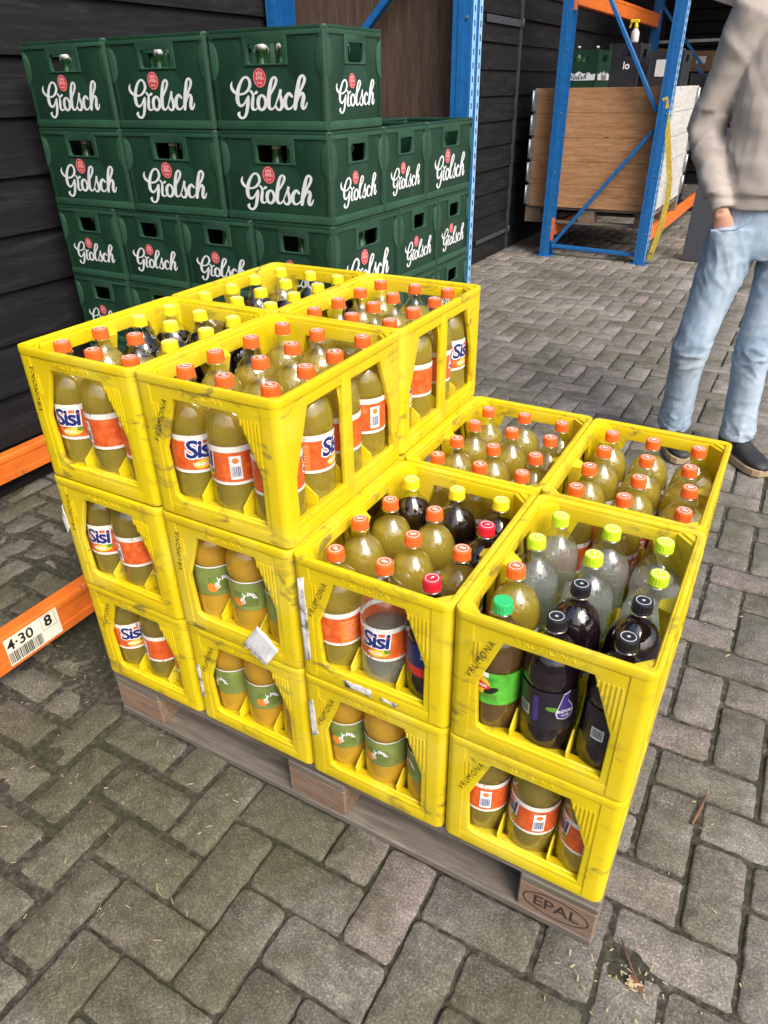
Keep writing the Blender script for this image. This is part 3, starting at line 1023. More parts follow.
def royal_print():
    drop = [(-.004, .030), (-.011, .004), (-.014, -.006), (-.011, -.016), (0, -.020), (.011, -.016), (.014, -.006), (.010, .006), (.003, .018), (.006, .034)]
    P = [(curve_mesh([[(x * 1.12, y * 1.08) for x, y in drop]], .00002), M['greyp'], .012, .112, RL + .0002), (curve_mesh([drop], .00002), M['purpleprint'], .012, .112, RL + .0004),
         (text_mesh('ROYAL', .0085, .0002), M['white'], .012, .108, RL + .0007), (text_mesh('CLUB', .0050, .0001), M['white'], .012, .100, RL + .0007),
         (disc(.011, .0045, rot=-.2), M['leaf'], -.008, .113, RL + .0001)]
    B = [(rect(.020, .022), M['greyp'], -.055, .098, RL + .0002)] + bars(-.063, .016, .099, .016, M['black'], RL + .0005)
    return wrap(('label_logo', P), ('barcode', B), ('label_stripe', [(rect(.009, .050), M['purpleprint'], -.034, .108, RL + .0002)]))
def navy_print():
    return wrap(('label_logo', [(text_mesh('S', .020, .0006), M['white'], .012, .128, RL + .0003)]))
SISI, JUICE, TEA, ROYAL, NAVYP = sisi_print(), juice_print(), tea_print(), royal_print(), navy_print()
L_OR = band_mesh(.0438, .078, .150, M['lab_orange'])
L_GR = band_mesh(.0438, .078, .146, M['lab_green'], -math.pi / 2 - 1.5, -math.pi / 2 + 1.75)
L_TEA = band_mesh(.0438, .080, .146, M['lab_tea'])
L_LIME = band_mesh(.0438, .070, .100, M['lab_lime'])
L_DK = band_mesh(.0438, .068, .146, M['lab_dark'], -math.pi / 2 - 1.9, -math.pi / 2 + 1.2)
L_NV = band_mesh(.0438, .100, .150, M['lab_navy'])
L_RD = band_mesh(.0438, .080, .0998, M['red'])
capM = {c: cap_mesh(M['cap_' + c], {'orange': 'Sisi', 'yellow': 'S', 'black': 'o', 'red': 'P', 'lime': '7'}.get(c)) for c in ('orange', 'red', 'yellow', 'lime', 'green', 'black')}
LIQ = {}
KIND = {  # key: noun, liquid, level, label, print, cap
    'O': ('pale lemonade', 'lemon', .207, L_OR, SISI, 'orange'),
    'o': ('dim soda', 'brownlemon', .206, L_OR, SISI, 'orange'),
    'q': ('nearly empty soda', 'water', .120, L_OR, SISI, 'orange'),
    'Y': ('dark cola', 'cola', .204, L_OR, None, 'yellow'),
    'y': ('pale soda', 'brownlemon', .200, L_OR, SISI, 'yellow'),
    'R': ('dark cola', 'cola', .200, L_NV, NAVYP, 'red'),
    'G': ('ice tea', 'icetea', .204, L_TEA, TEA, 'green'),
    'K': ('blackcurrant juice', 'purple', .206, L_DK, ROYAL, 'black'),
    'L': ('clear soda', 'water', .186, L_LIME, None, 'lime'),
    'J': ('orange juice', 'juice', .212, L_GR, JUICE, 'orange'),
}
def liq(kind, level):
    level = round(level * 250) / 250
    k = (kind, level)
    if k not in LIQ: LIQ[k] = liquid_mesh(level, M[kind])
    return LIQ[k]
COLN = ('left', 'middle', 'right'); ROWN = ('front row', 'second row', 'third row', 'back row')
CNAME = {'A': 'raised left front crate', 'B': 'raised crate nearest the camera', 'C': 'raised back left crate', 'D': 'raised back right crate', 'E': 'open crate of mixed caps',
         'F': 'open right corner crate', 'G': 'open crate behind the mixed caps', 'I': 'open crate nearest the person', 'A2': 'middle tier left corner crate', 'B2': 'middle tier crate with receipt',
         'A1': 'bottom left corner crate', 'B1': 'bottom crate second from left', 'E1': 'bottom crate third from left', 'F1': 'bottom right corner crate'}
FILL = {  # rows front to back, columns left to right
    'A': ['OOO', 'OOY', 'YyY', 'YYY'], 'B': ['OOO', 'OOO', 'OOO', 'OOO'], 'C': ['yYy', 'YyY', 'YYy', 'yYY'], 'D': ['OOO', 'OOO', 'OOO', 'OOO'],
    'E': ['OqR', 'OOo', 'OOR', 'YYY'], 'F': ['GKK', 'OKK', 'LLL', 'LLL'], 'G': ['OOO', 'OOO', 'OOO', 'OOO'], 'I': ['OOO', 'OOO', 'OOO', 'OOO'],
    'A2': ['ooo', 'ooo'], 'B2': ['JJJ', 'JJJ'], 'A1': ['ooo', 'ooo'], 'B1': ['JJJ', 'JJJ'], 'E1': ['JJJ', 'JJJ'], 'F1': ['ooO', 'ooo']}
SPIN = {('E', 1, 0): 5, ('E', 0, 0): 135, ('A', 0, 0): 20, ('A', 1, 0): -110, ('B', 0, 0): 52, ('B', 1, 0): -48, ('B', 2, 0): 140, ('B', 2, 1): 96, ('B', 2, 3): -28, ('D', 2, 0): 95, ('D', 2, 3): 75, ('D', 2, 2): 120,
        ('F', 0, 0): -18, ('F', 1, 0): 34, ('F', 2, 0): 60, ('E', 2, 0): -10, ('A2', 0, 0): 18, ('A2', 1, 0): -105, ('A1', 0, 0): 45, ('A1', 1, 0): -110, ('B2', 0, 0): 40, ('B2', 1, 0): 10, ('B1', 0, 0): -20,
        ('B1', 1, 0): 30, ('E1', 0, 0): 10, ('E1', 1, 0): -10, ('F1', 0, 0): -70, ('F1', 1, 0): -62, ('F1', 2, 0): -68}
TILT = {('E', 0, 0): (0, -1), ('E', 2, 2): (3, 0), ('E', 0, 1): (-3, 1), ('F', 0, 1): (-3.2, 0), ('F', 1, 0): (-2.2, 0), ('F', 0, 2): (-2.2, 1), ('F', 2, 2): (2.5, -1.5), ('I', 2, 0): (3, 0), ('I', 2, 1): (2, 0)}
rb = random.Random(21)
for ck, rows in FILL.items():
    base = CR[ck].location
    for j, row in enumerate(rows):
        for i, k in enumerate(row):
            noun, lq, lev, lab, prt, cap = KIND[k]
            x = (i - 1) * .0925 + rb.uniform(-.0012, .0012); y = (j - 1.5) * .0935 + rb.uniform(-.0012, .0012)
            e = empty('soda_bottle' if k != 'J' else 'juice_bottle', (base.x + x, base.y + y, base.z + .0085))
            tl = TILT.get((ck, i, j), (rb.uniform(-1.1, 1.1), rb.uniform(-1.0, 1.0)))
            e.rotation_euler = (R(-tl[1]), R(tl[0]), 0)
            sp = R(SPIN.get((ck, i, j), rb.uniform(-180, 180)))
            rowtxt = ROWN[j]
            tag(e, f"{cap}-capped bottle of {noun}, {rowtxt} {COLN[i]}, in the {CNAME[ck]}", 'bottle', 'bottles standing in the yellow crates')
            link(bpy.data.objects.new('bottle_body', bodyM), e)
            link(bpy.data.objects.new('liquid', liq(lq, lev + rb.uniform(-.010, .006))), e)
            c = link(bpy.data.objects.new('cap', capM[cap]), e); c.rotation_euler.z = rb.uniform(-.7, .7)
            lo = link(bpy.data.objects.new('label', lab), e); lo.rotation_euler.z = sp
            for nm, me in (prt or ()): link(bpy.data.objects.new(nm, me), lo)
            if k == 'R':
                l2 = link(bpy.data.objects.new('label_stripe', L_RD), lo)

# ------------------------------------------------------------------ pallets
def pallet(name, loc, rz=0.0, size=(1.2, .8), h=.144, mats=('pallet', 'block'), label='', brand=False):
    e = empty(name, loc, rz)
    L, W = size
    s = h / .144
    tb, st, bl, bb = .022 * s, .022 * s, .078 * s, .022 * s
    z = 0
    def piece(nm, c, d, m):
        mb = MB(); mb.box(c, d, None, .003)
        return mb.build(nm, M[m], e)
    ys = (-W / 2 + .05, 0, W / 2 - .05)
    for y, wd in zip(ys, (.10, .145, .10)):
        piece('bottom_board', (0, y, bb / 2), (L, wd, bb - .001), mats[0])
        for x, lx in ((-L / 2 + .0725, .145), (0, .145), (L / 2 - .0725, .145)):
            b = piece('block', (x, y, bb + bl / 2), (lx - .001, wd - .002, bl - .001), mats[1])
            if brand and y < 0:
                if x > 0:
                    b['label'] = 'right front block with a burnt oval brand'
                    t = MB(); t.add(text_mesh('EPAL', .040, .0006, 0), Matrix.Translation((x, y - wd / 2 + .0008, bb + bl / 2)) @ FX)
                    lo = [(.062 * math.cos(q * .1745), .030 * math.sin(q * .1745)) for q in range(36)]; li = [(.0595 * math.cos(q * .1745), .0275 * math.sin(q * .1745)) for q in range(36)]
                    t.add(curve_mesh([lo, li], .0004), Matrix.Translation((x, y - wd / 2 + .0006, bb + bl / 2)) @ FX)
                    t.build('burnt_brand', M['burnt'], b)
                elif x == 0:
                    t = MB()
                    for q in range(4):
                        t.add(text_mesh('NL - 114 - 5', .013, 0, 0), Matrix.Translation((x + .01, y - wd / 2 + .0008, bb + bl * (.8 - .19 * q))) @ FX)
                        break
                    t.build('stamped_text', M['twig'], b)
    for x in (-L / 2 + .0725, 0, L / 2 - .0725):
        piece('stringer_board', (x, 0, bb + bl + st / 2), (.144, W, st - .001), mats[0])
    for y, wd in zip((-W / 2 + .0725, -.19, 0, .19, W / 2 - .0725), (.145, .10, .145, .10, .145)):
        piece('deck_board', (0, y * (W / .8) if abs(y) < .3 else y, bb + bl + st + tb / 2), (L, wd, tb - .0008), mats[0])
    if brand:
        for x in (-L / 2 + .0725, 0, L / 2 - .0725):
            pass
    tag(e, label, 'pallet')
    return e
pallet('wooden_pallet', (.6, .408, 0), 0, (1.196, .796), .144, label='weathered wooden pallet under the yellow crates, oval brand on its corner block', brand=True)

# ------------------------------------------------------------------ green beer crates
SCRIPT = [
    [(70, 168, 6), (58, 205, 24), (66, 240, 32), (90, 265, 30), (125, 278, 22), (165, 272, 22), (200, 245, 26), (222, 205, 30), (220, 160, 28), (198, 136, 24), (168, 147, 24), (138, 190, 30), (115, 245, 36), (103, 305, 40), (106, 355, 36), (128, 378, 28), (158, 360, 20), (180, 325, 16), (198, 300, 20)],
    [(200, 298, 26), (192, 345, 34), (182, 395, 34), (166, 450, 30), (140, 482, 24), (112, 478, 26), (100, 450, 32), (112, 432, 14)],
    [(218, 252, 16), (230, 256, 24), (240, 278, 22), (258, 274, 20), (276, 262, 32)],
    [(243, 280, 22), (238, 320, 31), (228, 370, 33), (232, 406, 30), (256, 410, 16), (278, 388, 12)],
    [(318, 286, 22), (292, 310, 34), (280, 355, 36), (286, 396, 32), (310, 412, 26), (338, 385, 32), (348, 340, 32), (335, 300, 28), (314, 288, 20)],
    [(335, 330, 12), (358, 325, 14), (384, 300, 12)],
    [(362, 330, 12), (400, 270, 20), (438, 205, 26), (450, 162, 26), (436, 142, 22), (413, 162, 26), (393, 222, 34), (378, 300, 40), (370, 365, 40), (380, 403, 30), (405, 403, 18), (432, 368, 14)],
    [(428, 372, 12), (462, 295, 18), (482, 245, 26), (474, 285, 26), (482, 335, 34), (484, 376, 32), (466, 410, 26), (440, 406, 22), (432, 382, 20)],
    [(486, 390, 12), (505, 365, 12)],
    [(570, 302, 28), (548, 276, 26), (520, 310, 36), (510, 360, 38), (522, 400, 30), (552, 402, 18), (584, 368, 14)],
    [(580, 374, 12), (622, 290, 20), (666, 210, 26), (682, 162, 28), (668, 134, 22), (645, 152, 28), (625, 220, 36), (605, 310, 38), (590, 405, 36)],
    [(598, 372, 16), (630, 300, 22), (656, 276, 26), (666, 305, 34), (652, 370, 36), (658, 403, 28), (678, 388, 18), (692, 352, 12)],
]
VSQ = .70
def script_mesh(width):
    bm = bmesh.new(); k = width / 645
    for i, s in enumerate(SCRIPT):
        ribbon(bm, [((x - 372) * k, (308 - y) * k, wd * k) for x, y, wd in s], .00004 * i, 0)
    for v in bm.verts: v.co.y *= VSQ
    me = bpy.data.meshes.new('script'); bm.to_mesh(me); bm.free()
    return me
def crest_meshes(width):
    k = width / 645
    a = disc(55 * k, 82 * k, 28); 
    mb = MB()
    lo = [(51 * k * math.cos(q * .2244), 78 * k * math.sin(q * .2244)) for q in range(28)]; li = [(47 * k * math.cos(q * .2244), 73 * k * math.sin(q * .2244)) for q in range(28)]
    mb.add(curve_mesh([lo, li], .00002))
    for (x, y, rx, ry) in ((-18, 35, 9, 14), (0, 44, 8, 14), (18, 35, 9, 14), (-24, -2, 8, 17), (-5, 0, 8, 14), (14, -2, 8, 17), (30, -4, 6, 12), (-14, -40, 9, 10), (10, -42, 9, 10), (0, 16, 26, 4)):
        mb.add(disc(rx * k, ry * k, 10), Matrix.Translation((x * k, y * k, 0)))
    m2 = mb.mesh()
    for q in (a, m2): q.transform(Matrix.Diagonal((1, VSQ, 1, 1)))
    return a, m2
GH = .2415
def make_green():
    e = empty('beer_crate')
    W, D = .1985, .1485      # half sizes, long side along x
    mb = MB(); sup = MB()
    def side(half, hh, th, mat4):
        hole = rrect_at(0, .755 * GH, hh, .0225, .008)
        p = curve_mesh([[(-half + .012, .004), (half - .012, .004), (half - .012, GH - .004), (-half + .012, GH - .004)], hole], .006, .001, 1)
        mb.add(p, mat4 @ Matrix.Translation((0, 0, .0065)))
        # raised frame pieces
        def rp(loops): sup.add(curve_mesh(loops, .0045, .0012, 1), mat4 @ Matrix.Translation((0, 0, .0022)))
        rp([[(-half + .008, .003), (half - .008, .003), (half - .008, .024), (-half + .008, .024)]])
        rp([[(-half + .008, GH - .020), (-hh - .016, GH - .020), (-hh - .016, .645 * GH), (hh + .016, .645 * GH), (hh + .016, GH - .020), (half - .008, GH - .020), (half - .008, GH - .003), (-half + .008, GH - .003)], rrect_at(0, .755 * GH, hh, .0225, .008)])
        for sg in (-1, 1):
            arc = [(sg * (half - .008), .90 * GH)]
            for q in range(9):
                al = R(90 - 22.5 * q); arc.append((sg * (half - .012 - .022 * math.cos(al)), .70 * GH + .19 * GH * math.sin(al)))
            arc.append((sg * (half - .008), .49 * GH))
            rp([arc])
    def rrect_at(cx_, cz_, hx, hz, r):
        return [(cx_ + x, cz_ + y) for x, y in rrect(hx, hz, r, 3)]
    for a in (0, 180):
        side(W, .058, 0, Matrix.Rotation(R(a), 4, 'Z') @ Matrix.Translation((0, -D, 0)) @ FX @ Matrix.Diagonal((1, 1, -1, 1)))
    for a in (90, 270):
        side(D, .040, 0, Matrix.Rotation(R(a), 4, 'Z') @ Matrix.Translation((0, -W, 0)) @ FX @ Matrix.Diagonal((1, 1, -1, 1)))
    for sx in (-1, 1):
        for sy in (-1, 1):
            r = .016; poly = [(W - .020, D)]
            for k in range(6):
                al = R(90 - 18 * k); poly.append((W - r + r * math.cos(al), D - r + r * math.sin(al)))
            poly += [(W, D - .020), (W - .010, D - .020), (W - .020, D - .010)]
            mb.prism([(x * sx, y * sy) for x, y in poly], .002, GH - .002)
    mb.add(curve_mesh([rrect(W + .0004, D + .0004, .016), rrect(W - .012, D - .012, .010)], .010, .002, 1), Matrix.Translation((0, 0, GH - .0055)))
    mb.add(curve_mesh([rrect(W - .001, D - .001, .015), rrect(W - .012, D - .012, .010)], .010, .002, 1), Matrix.Translation((0, 0, .0055)))
    mb.box((0, 0, .004), (2 * W - .03, 2 * D - .03, .004))
    b = mb.build('crate_body', M['green'], e); smooth_angle(b, 40)
    s = sup.build('raised_frame', M['greenlite'], e); smooth_angle(s, 40)
    # prints on all four sides
    for a, off, wd in ((0, D, .262), (90, W, .204), (270, W, .204)):
        LZ = .335 * GH
        mt = Matrix.Rotation(R(a), 4, 'Z') @ Matrix.Translation((0, -off + .0026, 0)) @ FX
        t = MB(); t.add(script_mesh(wd), mt @ Matrix.Translation((0, LZ, 0)))
        t.build('script_lettering', M['silverprint'], e, recalc=False)
        c1, c2 = crest_meshes(wd); k = wd / 645
        t = MB(); t.add(c1, mt @ Matrix.Translation(((312 - 372) * k, (LZ) + (308 - 145) * k * VSQ, .0003)))
        cr = t.build('red_crest', M['crest'], e)
        t = MB(); t.add(c2, mt @ Matrix.Translation(((312 - 372) * k, (LZ) + (308 - 145) * k * VSQ, .0008)))
        t.build('crest_print', M['crestpale'], cr)
    return e
GC = make_green()
def make_beer():
    e = empty('beer_bottle')
    mb = MB(); mb.lathe([(.0, .002), (.028, .002), (.0315, .006), (.0315, .105), (.029, .128), (.018, .160), (.0145, .180), (.0145, .196), (.016, .198), (.016, .204)], 16)
    mb.build('bottle_body', M['greenglass'], e)
    mb = MB(); mb.lathe([(.010, .2045), (.013, .206), (.0135, .212), (.010, .219), (.0, .221)], 14)
    mb.build('stopper', M['porcelain'], e)
    mb = MB(); mb.tube([(.0165, 0, .190), (.020, 0, .205), (.014, .004, .216), (0, .004, .222), (-.014, .004, .216), (-.020, 0, .205), (-.0165, 0, .190)], .0013, 6)
    mb.build('wire_bail', M['steel'], e)
    for c in e.children: c.data.transform(Matrix.Diagonal((1, 1, .91, 1)))
    return e
BB = make_beer()
GX, GY, GZ = .0375, 1.0416, 1.4963 - 5 * .2419
first = [True]; fb = [True]
rg = random.Random(8)
LAYN = {5: 'top layer', 4: 'second layer down', 3: 'third layer down', 2: 'fourth layer down', 1: 'bottom layer'}
def place_green(x, y, ly, rz, lab, bottles):
    e = GC if first[0] else copy_tree(GC)
    first[0] = False
    e.location = (x + rg.uniform(-.002, .002), y + rg.uniform(-.002, .002), GZ + (ly - 1) * .2419)
    e.rotation_euler = (0, 0, rz + rg.uniform(-.006, .006))
    tag(e, lab, 'crate', 'green beer crates stacked by the wall')
    for bx, by, where in bottles:
        b = BB if fb[0] else copy_tree(BB)
        fb[0] = False
        c, s = math.cos(e.rotation_euler.z), math.sin(e.rotation_euler.z)
        b.location = (e.location.x + bx, e.location.y + by, e.location.z + .007)
        b.rotation_euler = (0, 0, rg.uniform(0, 6))
        tag(b, f"green beer bottle, {where}", 'bottle', 'beer bottles in the green crates')
CN3 = ('left', 'middle', 'right'); CN4 = ('left', 'second from left', 'third from left', 'right')
# layers 5 and 4: front row of three long faces
for ly in (5, 4):
    for i in range(3):
        x = GX - 1.0 + .4 * i; y = GY + .15
        bt = [(-.03 + .062 * q + rg.uniform(-.012, .012), -.105, f"{('left', 'right')[q]} in the front handle of the {CN3[i]} crate, {LAYN[ly]}") for q in range(2)]
        if ly == 5: bt.append((.004, -.048, f"behind two others in the {CN3[i]} crate, {LAYN[ly]}"))
        if i == 2: bt.append((.150, .012, f"in the side handle of the right front crate, {LAYN[ly]}"))
        place_green(x, y, ly, 0, f"green beer crate, {CN3[i]} of the three in the {LAYN[ly]}, long lettered face forward" if i < 2 or ly == 4 else "green beer crate at the right end of the top layer, two lettered faces showing", bt)
place_green(GX - .2, GY + .45, 4, 0, 'green beer crate behind the second layer corner crate, only its short end showing', [(.150, 0, 'in the end handle behind the corner crate, second layer')])
place_green(GX - .6, GY + .45, 4, 0, 'green beer crate hidden in the middle of the second layer down', [])
place_green(GX - 1.0, GY + .45, 4, 0, 'green beer crate in the second row against the wall, second layer down', [])
place_green(GX - .15, GY + .80, 4, R(90), 'green beer crate at the far back end of the second layer, large lettering facing right', [(.10, .02, 'in the end handle of the far back crate, second layer')])
for i in range(3):
    place_green(GX - .45 - .3 * i, GY + .80, 4, R(90), f"green beer crate in the rear row, {('second', 'third', 'fourth')[i]} from its right end, second layer down", [])
for ly in (3, 2, 1):
    for i in range(4):
        bt = [(.0, -.15, f"in the front handle of the {CN4[i]} crate, {LAYN[ly]}")] if ly > 1 else []
        if i == 3 and ly == 3: bt.append((.10, .03, f"in the side handle of the right front crate, {LAYN[ly]}"))
        place_green(GX - 1.05 + .3 * i, GY + .2, ly, R(90), f"green beer crate, {CN4[i]} of the four across the front, {LAYN[ly]}", bt)
    for r_ in range(2):
        place_green(GX - .2, GY + .55 + .3 * r_, ly, 0, f"green beer crate, {('middle', 'far back')[r_]} of the right hand side, {LAYN[ly]}, short end showing", [(.150, 0, f"end handle of the {('middle', 'far back')[r_]} right side crate, {LAYN[ly]}")] if ly > 1 else [])
    if ly == 3:
        for r_ in range(2):
            for i in range(2):
                place_green(GX - .6 - .4 * i, GY + .55 + .3 * r_, ly, 0, f"green beer crate inside the third layer, {('first', 'second')[r_]} hidden row, {('nearer the yard', 'nearer the wall')[i]}", [])
# front short faces of the rotated crates need their print: side 270/90 of the crate covers them
pallet('wooden_pallet', (GX - .6, GY + .5, .165), 0, (1.2, 1.0), GZ - .165, label='wooden pallet on the orange beams beneath the green beer crates')

# ------------------------------------------------------------------ wall
def build_wall():
    e = empty('plank_wall', (-1.29, 0, 0))
    tag(e, 'black stained horizontal plank wall running behind the green crates and rack', 'wall')
    rw = random.Random(2)
    ys = [(-3.0, 5.21), (6.075, 12.6)]
    st = .1833
    mb = MB()
    def boards(mb, ya, yb, zmax=3.2, dx=0.0, zmin=.0):
        n = int((zmax) / st)
        for k in range(n):
            y = ya
            while y < yb - .01:
                L = min(rw.uniform(2.2, 3.6), yb - y)
                if yb - y - L < .5: L = yb - y
                # overlapping board: lower edge stands proud
                z0 = k * st + .002; z1 = z0 + st + .006
                mb.bm.verts.ensure_lookup_table()
                t0 = .024 + rw.uniform(-.001, .002); t1 = .008
                v = [mb.bm.verts.new(p) for p in ((dx - .03, y + .001, z0), (dx + t0, y + .001, z0), (dx + t1, y + .001, z1), (dx - .03, y + .001, z1),
                     (dx - .03, y + L - .001, z0), (dx + t0, y + L - .001, z0), (dx + t1, y + L - .001, z1), (dx - .03, y + L - .001, z1))]
                for q in ((0, 1, 2, 3), (7, 6, 5, 4), (0, 4, 5, 1), (1, 5, 6, 2), (2, 6, 7, 3), (3, 7, 4, 0)):
                    mb.bm.faces.new([v[i] for i in q])
                y += L
    for a, b in ys: boards(mb, a, b)
    boards(mb, 5.21, 6.075, 3.2, -.0, 2.3) if False else None
    mb.build('boards', M['wall'], e)
    mb = MB(); mb.box((-.08, 4.8, 1.6), (.06, 15.6, 3.2)); mb.build('backing', M['black'], e)
    # door leaf with its own boards, strap hinges
    mb = MB(); boards(mb, 5.225, 6.03, 3.1, -.004)
    d = mb.build('plank_door', M['wall'], e)
    mb = MB(); mb.box((.004, 6.052, 1.6), (.045, .036, 3.19)); mb.build('door_post', M['panel'], e)
    for z in (1.80, .175):
        mb = MB(); mb.box((.026, 5.66, z), (.006, .78, .050 if z > 1 else .034), None, .001)
        for q in range(6): mb.lathe([(.006, 0), (.006, .003), (.0, .004)], 8, off=(0, 0, 0)) if False else mb.box((.030, 5.32 + .13 * q, z), (.004, .012, .012), None, .001)
        mb.tube([(.032, 6.055, z - .035), (.032, 6.055, z + .035)], .012, 10)
        mb.build('strap_hinge', M['panel'], d)
build_wall()

# ------------------------------------------------------------------ racks
def perforate(mb, x, y, z0, z1, ny, mat_dirs, rows, w=.009, h=.022, step=.05):
    z = z0 + .03
    while z < z1 - .02:
        for a in rows:
            p = Vector((x, y, z)) + mat_dirs[0] * a
            d = mat_dirs[1]
            sx = w if abs(mat_dirs[0].x) > .5 else .0012; sy = w if abs(mat_dirs[0].y) > .5 else .0012
            mb.box(p + d * .0004, (sx, sy, h))
        z += step
def rack_frame(name, x0, x1, y, h, label, braces, wd=.088, dp=.118, base=True):
    """two uprights in the XZ plane at y with bracing between"""
    e = empty(name, ((x0 + x1) / 2, y, 0))
    tag(e, label, 'rack frame', 'blue upright frames of the pallet racks')
    xm = (x0 + x1) / 2
    for x, sgn in ((x0, -1), (x1, 1)):
        mb = MB()
        # open C section: web on the outer X side, two flanges, lips
        t = .003
        xo = x - xm
        mb.box((xo + sgn * (wd / 2 - t / 2), 0, h / 2 + .003), (t, dp, h))
        mb.box((xo, -dp / 2 + t / 2, h / 2 + .003), (wd - t * 2.2, t, h))
        mb.box((xo, dp / 2 - t / 2, h / 2 + .003), (wd - t * 2.2, t, h))
        mb.box((xo + sgn * (wd * .5 + .002), -.033, h / 2 + .003), (.0045, .034, h - .02))
        mb.box((xo + sgn * (wd * .5 + .002), .033, h / 2 + .003), (.0045, .034, h - .02))
        mb.box((xo, -dp / 2 - .0015, h / 2 + .003), (wd * .32, .003, h - .02))
        p = mb.build('upright', M['blue'], e)
        fm = MB(); 
        fm.box((xo + sgn * (wd * .5 + .0046), -.033, h / 2), (.001, .035, h - .03)); fm.box((xo + sgn * (wd * .5 + .0046), .033, h / 2), (.001, .035, h - .03))
        fm.build('pale_face', M['bluelite'], p)
        sl = MB()
        perforate(sl, xo + sgn * (wd * .5 + .0052), 0, .0, h, 0, (Vector((0, 1, 0)), Vector((sgn, 0, 0))), (-.033, .033))
        sl.build('slots', M['slot'], p)
        bo = MB()
        z = .25
        while z < h:
            bo.box((xo + wd * .30, -dp / 2 - .004, z), (.010, .004, .010)); z += .45
        bo.build('bolts', M['steel'], p)
        if base:
            mb = MB(); mb.box((xo, 0, .003), (wd + .05, dp + .06, .006), None, .001); mb.box((xo - sgn * .0, -dp / 2 - .02, .012), (.018, .018, .018), None, .002)
            mb.build('foot_plate', M['blue'], e)
    for a, b in braces:
        mb = MB(); mb.bar((a[0] - xm, 0, a[1]), (b[0] - xm, 0, b[1]), .030, .040, (0, 1, 0), .003)
        mb.build('brace', M['blue'], e)
    return e
def beam(name, x, y0, y1, z0, z1, sgn, label, th=.045):
    """box beam along Y with a stepped front face turned to sgn*X"""
    e = empty(name, (x, y0, z0))
    tag(e, label, 'rack beam', 'orange beams of the pallet racks')
    mb = MB(); h = z1 - z0; L = y1 - y0
    mb.box((-sgn * th / 2, L / 2, h / 2), (th, L, h), None, .004)
    mb.box((sgn * .0015, L / 2, h * .16), (.004, L, h * .26), None, .0015)
    mb.box((sgn * .0015, L / 2, h * .86), (.004, L, h * .16), None, .0015)
    mb.build('beam_body', M['orange'], e)
    for yy in (0.0, L):
        mb = MB(); mb.box((-sgn * th / 2, yy + (-.004 if yy == 0 else .004), h / 2 + .01), (th + .03, .006, h + .09), None, .001)
        mb.build('end_plate', M['orange'], e)
    return e
# near rack
Y1 = 2.555
rack_frame('rack_frame', -1.20, -.235, Y1, 2.7, 'blue rack frame with brown plywood infill right behind the green crates', [((-1.14, .12), (-.29, .12)), ((-.29, .14), (-1.14, .85)), ((-1.14, 1.22), (-.29, 1.98)), ((-.29, 2.02), (-1.14, 2.6))])
rack_frame('rack_frame', -1.20, -.235, -.84, 2.7, 'blue rack frame at the near left end, outside the picture edge', [((-1.14, .12), (-.29, .12)), ((-.29, .14), (-1.14, .85)), ((-1.14, .9), (-.29, 1.6)), ((-.29, 1.65), (-1.14, 2.4))])
mb = MB(); mb.box((-.73, Y1 + .075, 1.32), (.93, .018, 2.5), None, .002)
tag(mb.build('plywood_board', M['ply']), 'dark brown plywood board fixed behind the blue rack frame', 'board')
bm_front = beam('rack_beam', -.31, -.795, Y1 - .045, .062, .166, 1, 'orange rack beam at left front carrying a barcode location label')
beam('rack_beam', -1.215, -.795, Y1 - .045, .075, .178, 1, 'orange rack beam low along the black wall at left')
# location label on the front beam
la = MB(); la.box((.0045, .795 + .015, .055), (.0012, .16, .083))
lab = la.build('location_label', M['paper'], bm_front)
la = MB(); YZ = Matrix(((0, 0, 1, 0), (1, 0, 0, 0), (0, 1, 0, 0), (0, 0, 0, 1)))
la.add(text_mesh('4\u00b730', .044, .0009), Matrix.Translation((.0056, .795 - .022, .073)) @ YZ)
la.add(text_mesh('8', .046, .0012), Matrix.Translation((.0056, .795 + .063, .073)) @ YZ)
rr = random.Random(9); yb = .795 - .063
while yb < .795 + .035:
    b = rr.choice((.0013, .002, .0032)); la.box((.0054, yb + b / 2, .035), (.0004, b, .034)); yb += b + rr.choice((.0013, .0022))
for yy in (.795 + .042, .795 + .085):
    la.box((.0054, yy, .073), (.0004, .0007, .042))
la.box((.0054, .795 + .0635, .052), (.0004, .043, .0007)); la.box((.0054, .795 + .0635, .0935), (.0004, .043, .0007))
la.build('label_print', M['black'], lab)

# far rack
Y2, Y3 = 5.93, 9.3
fr = [((-.78, .085), (-.02, .065)), ((-.775, .10), (-.035, 1.03)), ((-.035, 1.16), (-.62, 2.08)), ((-.62, 2.10), (-.02, 2.7))]
rack_frame('rack_frame', -.825, .022, Y2, 3.2, 'blue rack frame with diagonal braces in front of the wooden box', fr)
rack_frame('rack_frame', -.825, .022, Y3, 3.2, 'blue rack frame farthest back behind the dark crates', [((-.78, .1), (-.02, .1)), ((-.78, .12), (-.02, .9)), ((-.26, 1.53), (-.84, 2.16)), ((-.02, 1.25), (-.30, 1.50))])
beam('rack_beam', .045, Y2 + .04, Y3 - .045, .155, .262, 1, 'orange low beam at right under the wooden box')
beam('rack_beam', -.80, Y2 + .04, Y3 - .045, .155, .262, 1, 'orange low beam at the wall side under the wooden box')
beam('rack_beam', -.80, Y2 + .04, Y3 - .045, 1.90, 2.03, 1, 'orange upper beam of the far rack along the wall side')
beam('rack_beam', .045, Y2 + .04, Y3 - .045, 2.42, 2.55, 1, 'orange upper beam of the far rack on the yard side, above the picture')

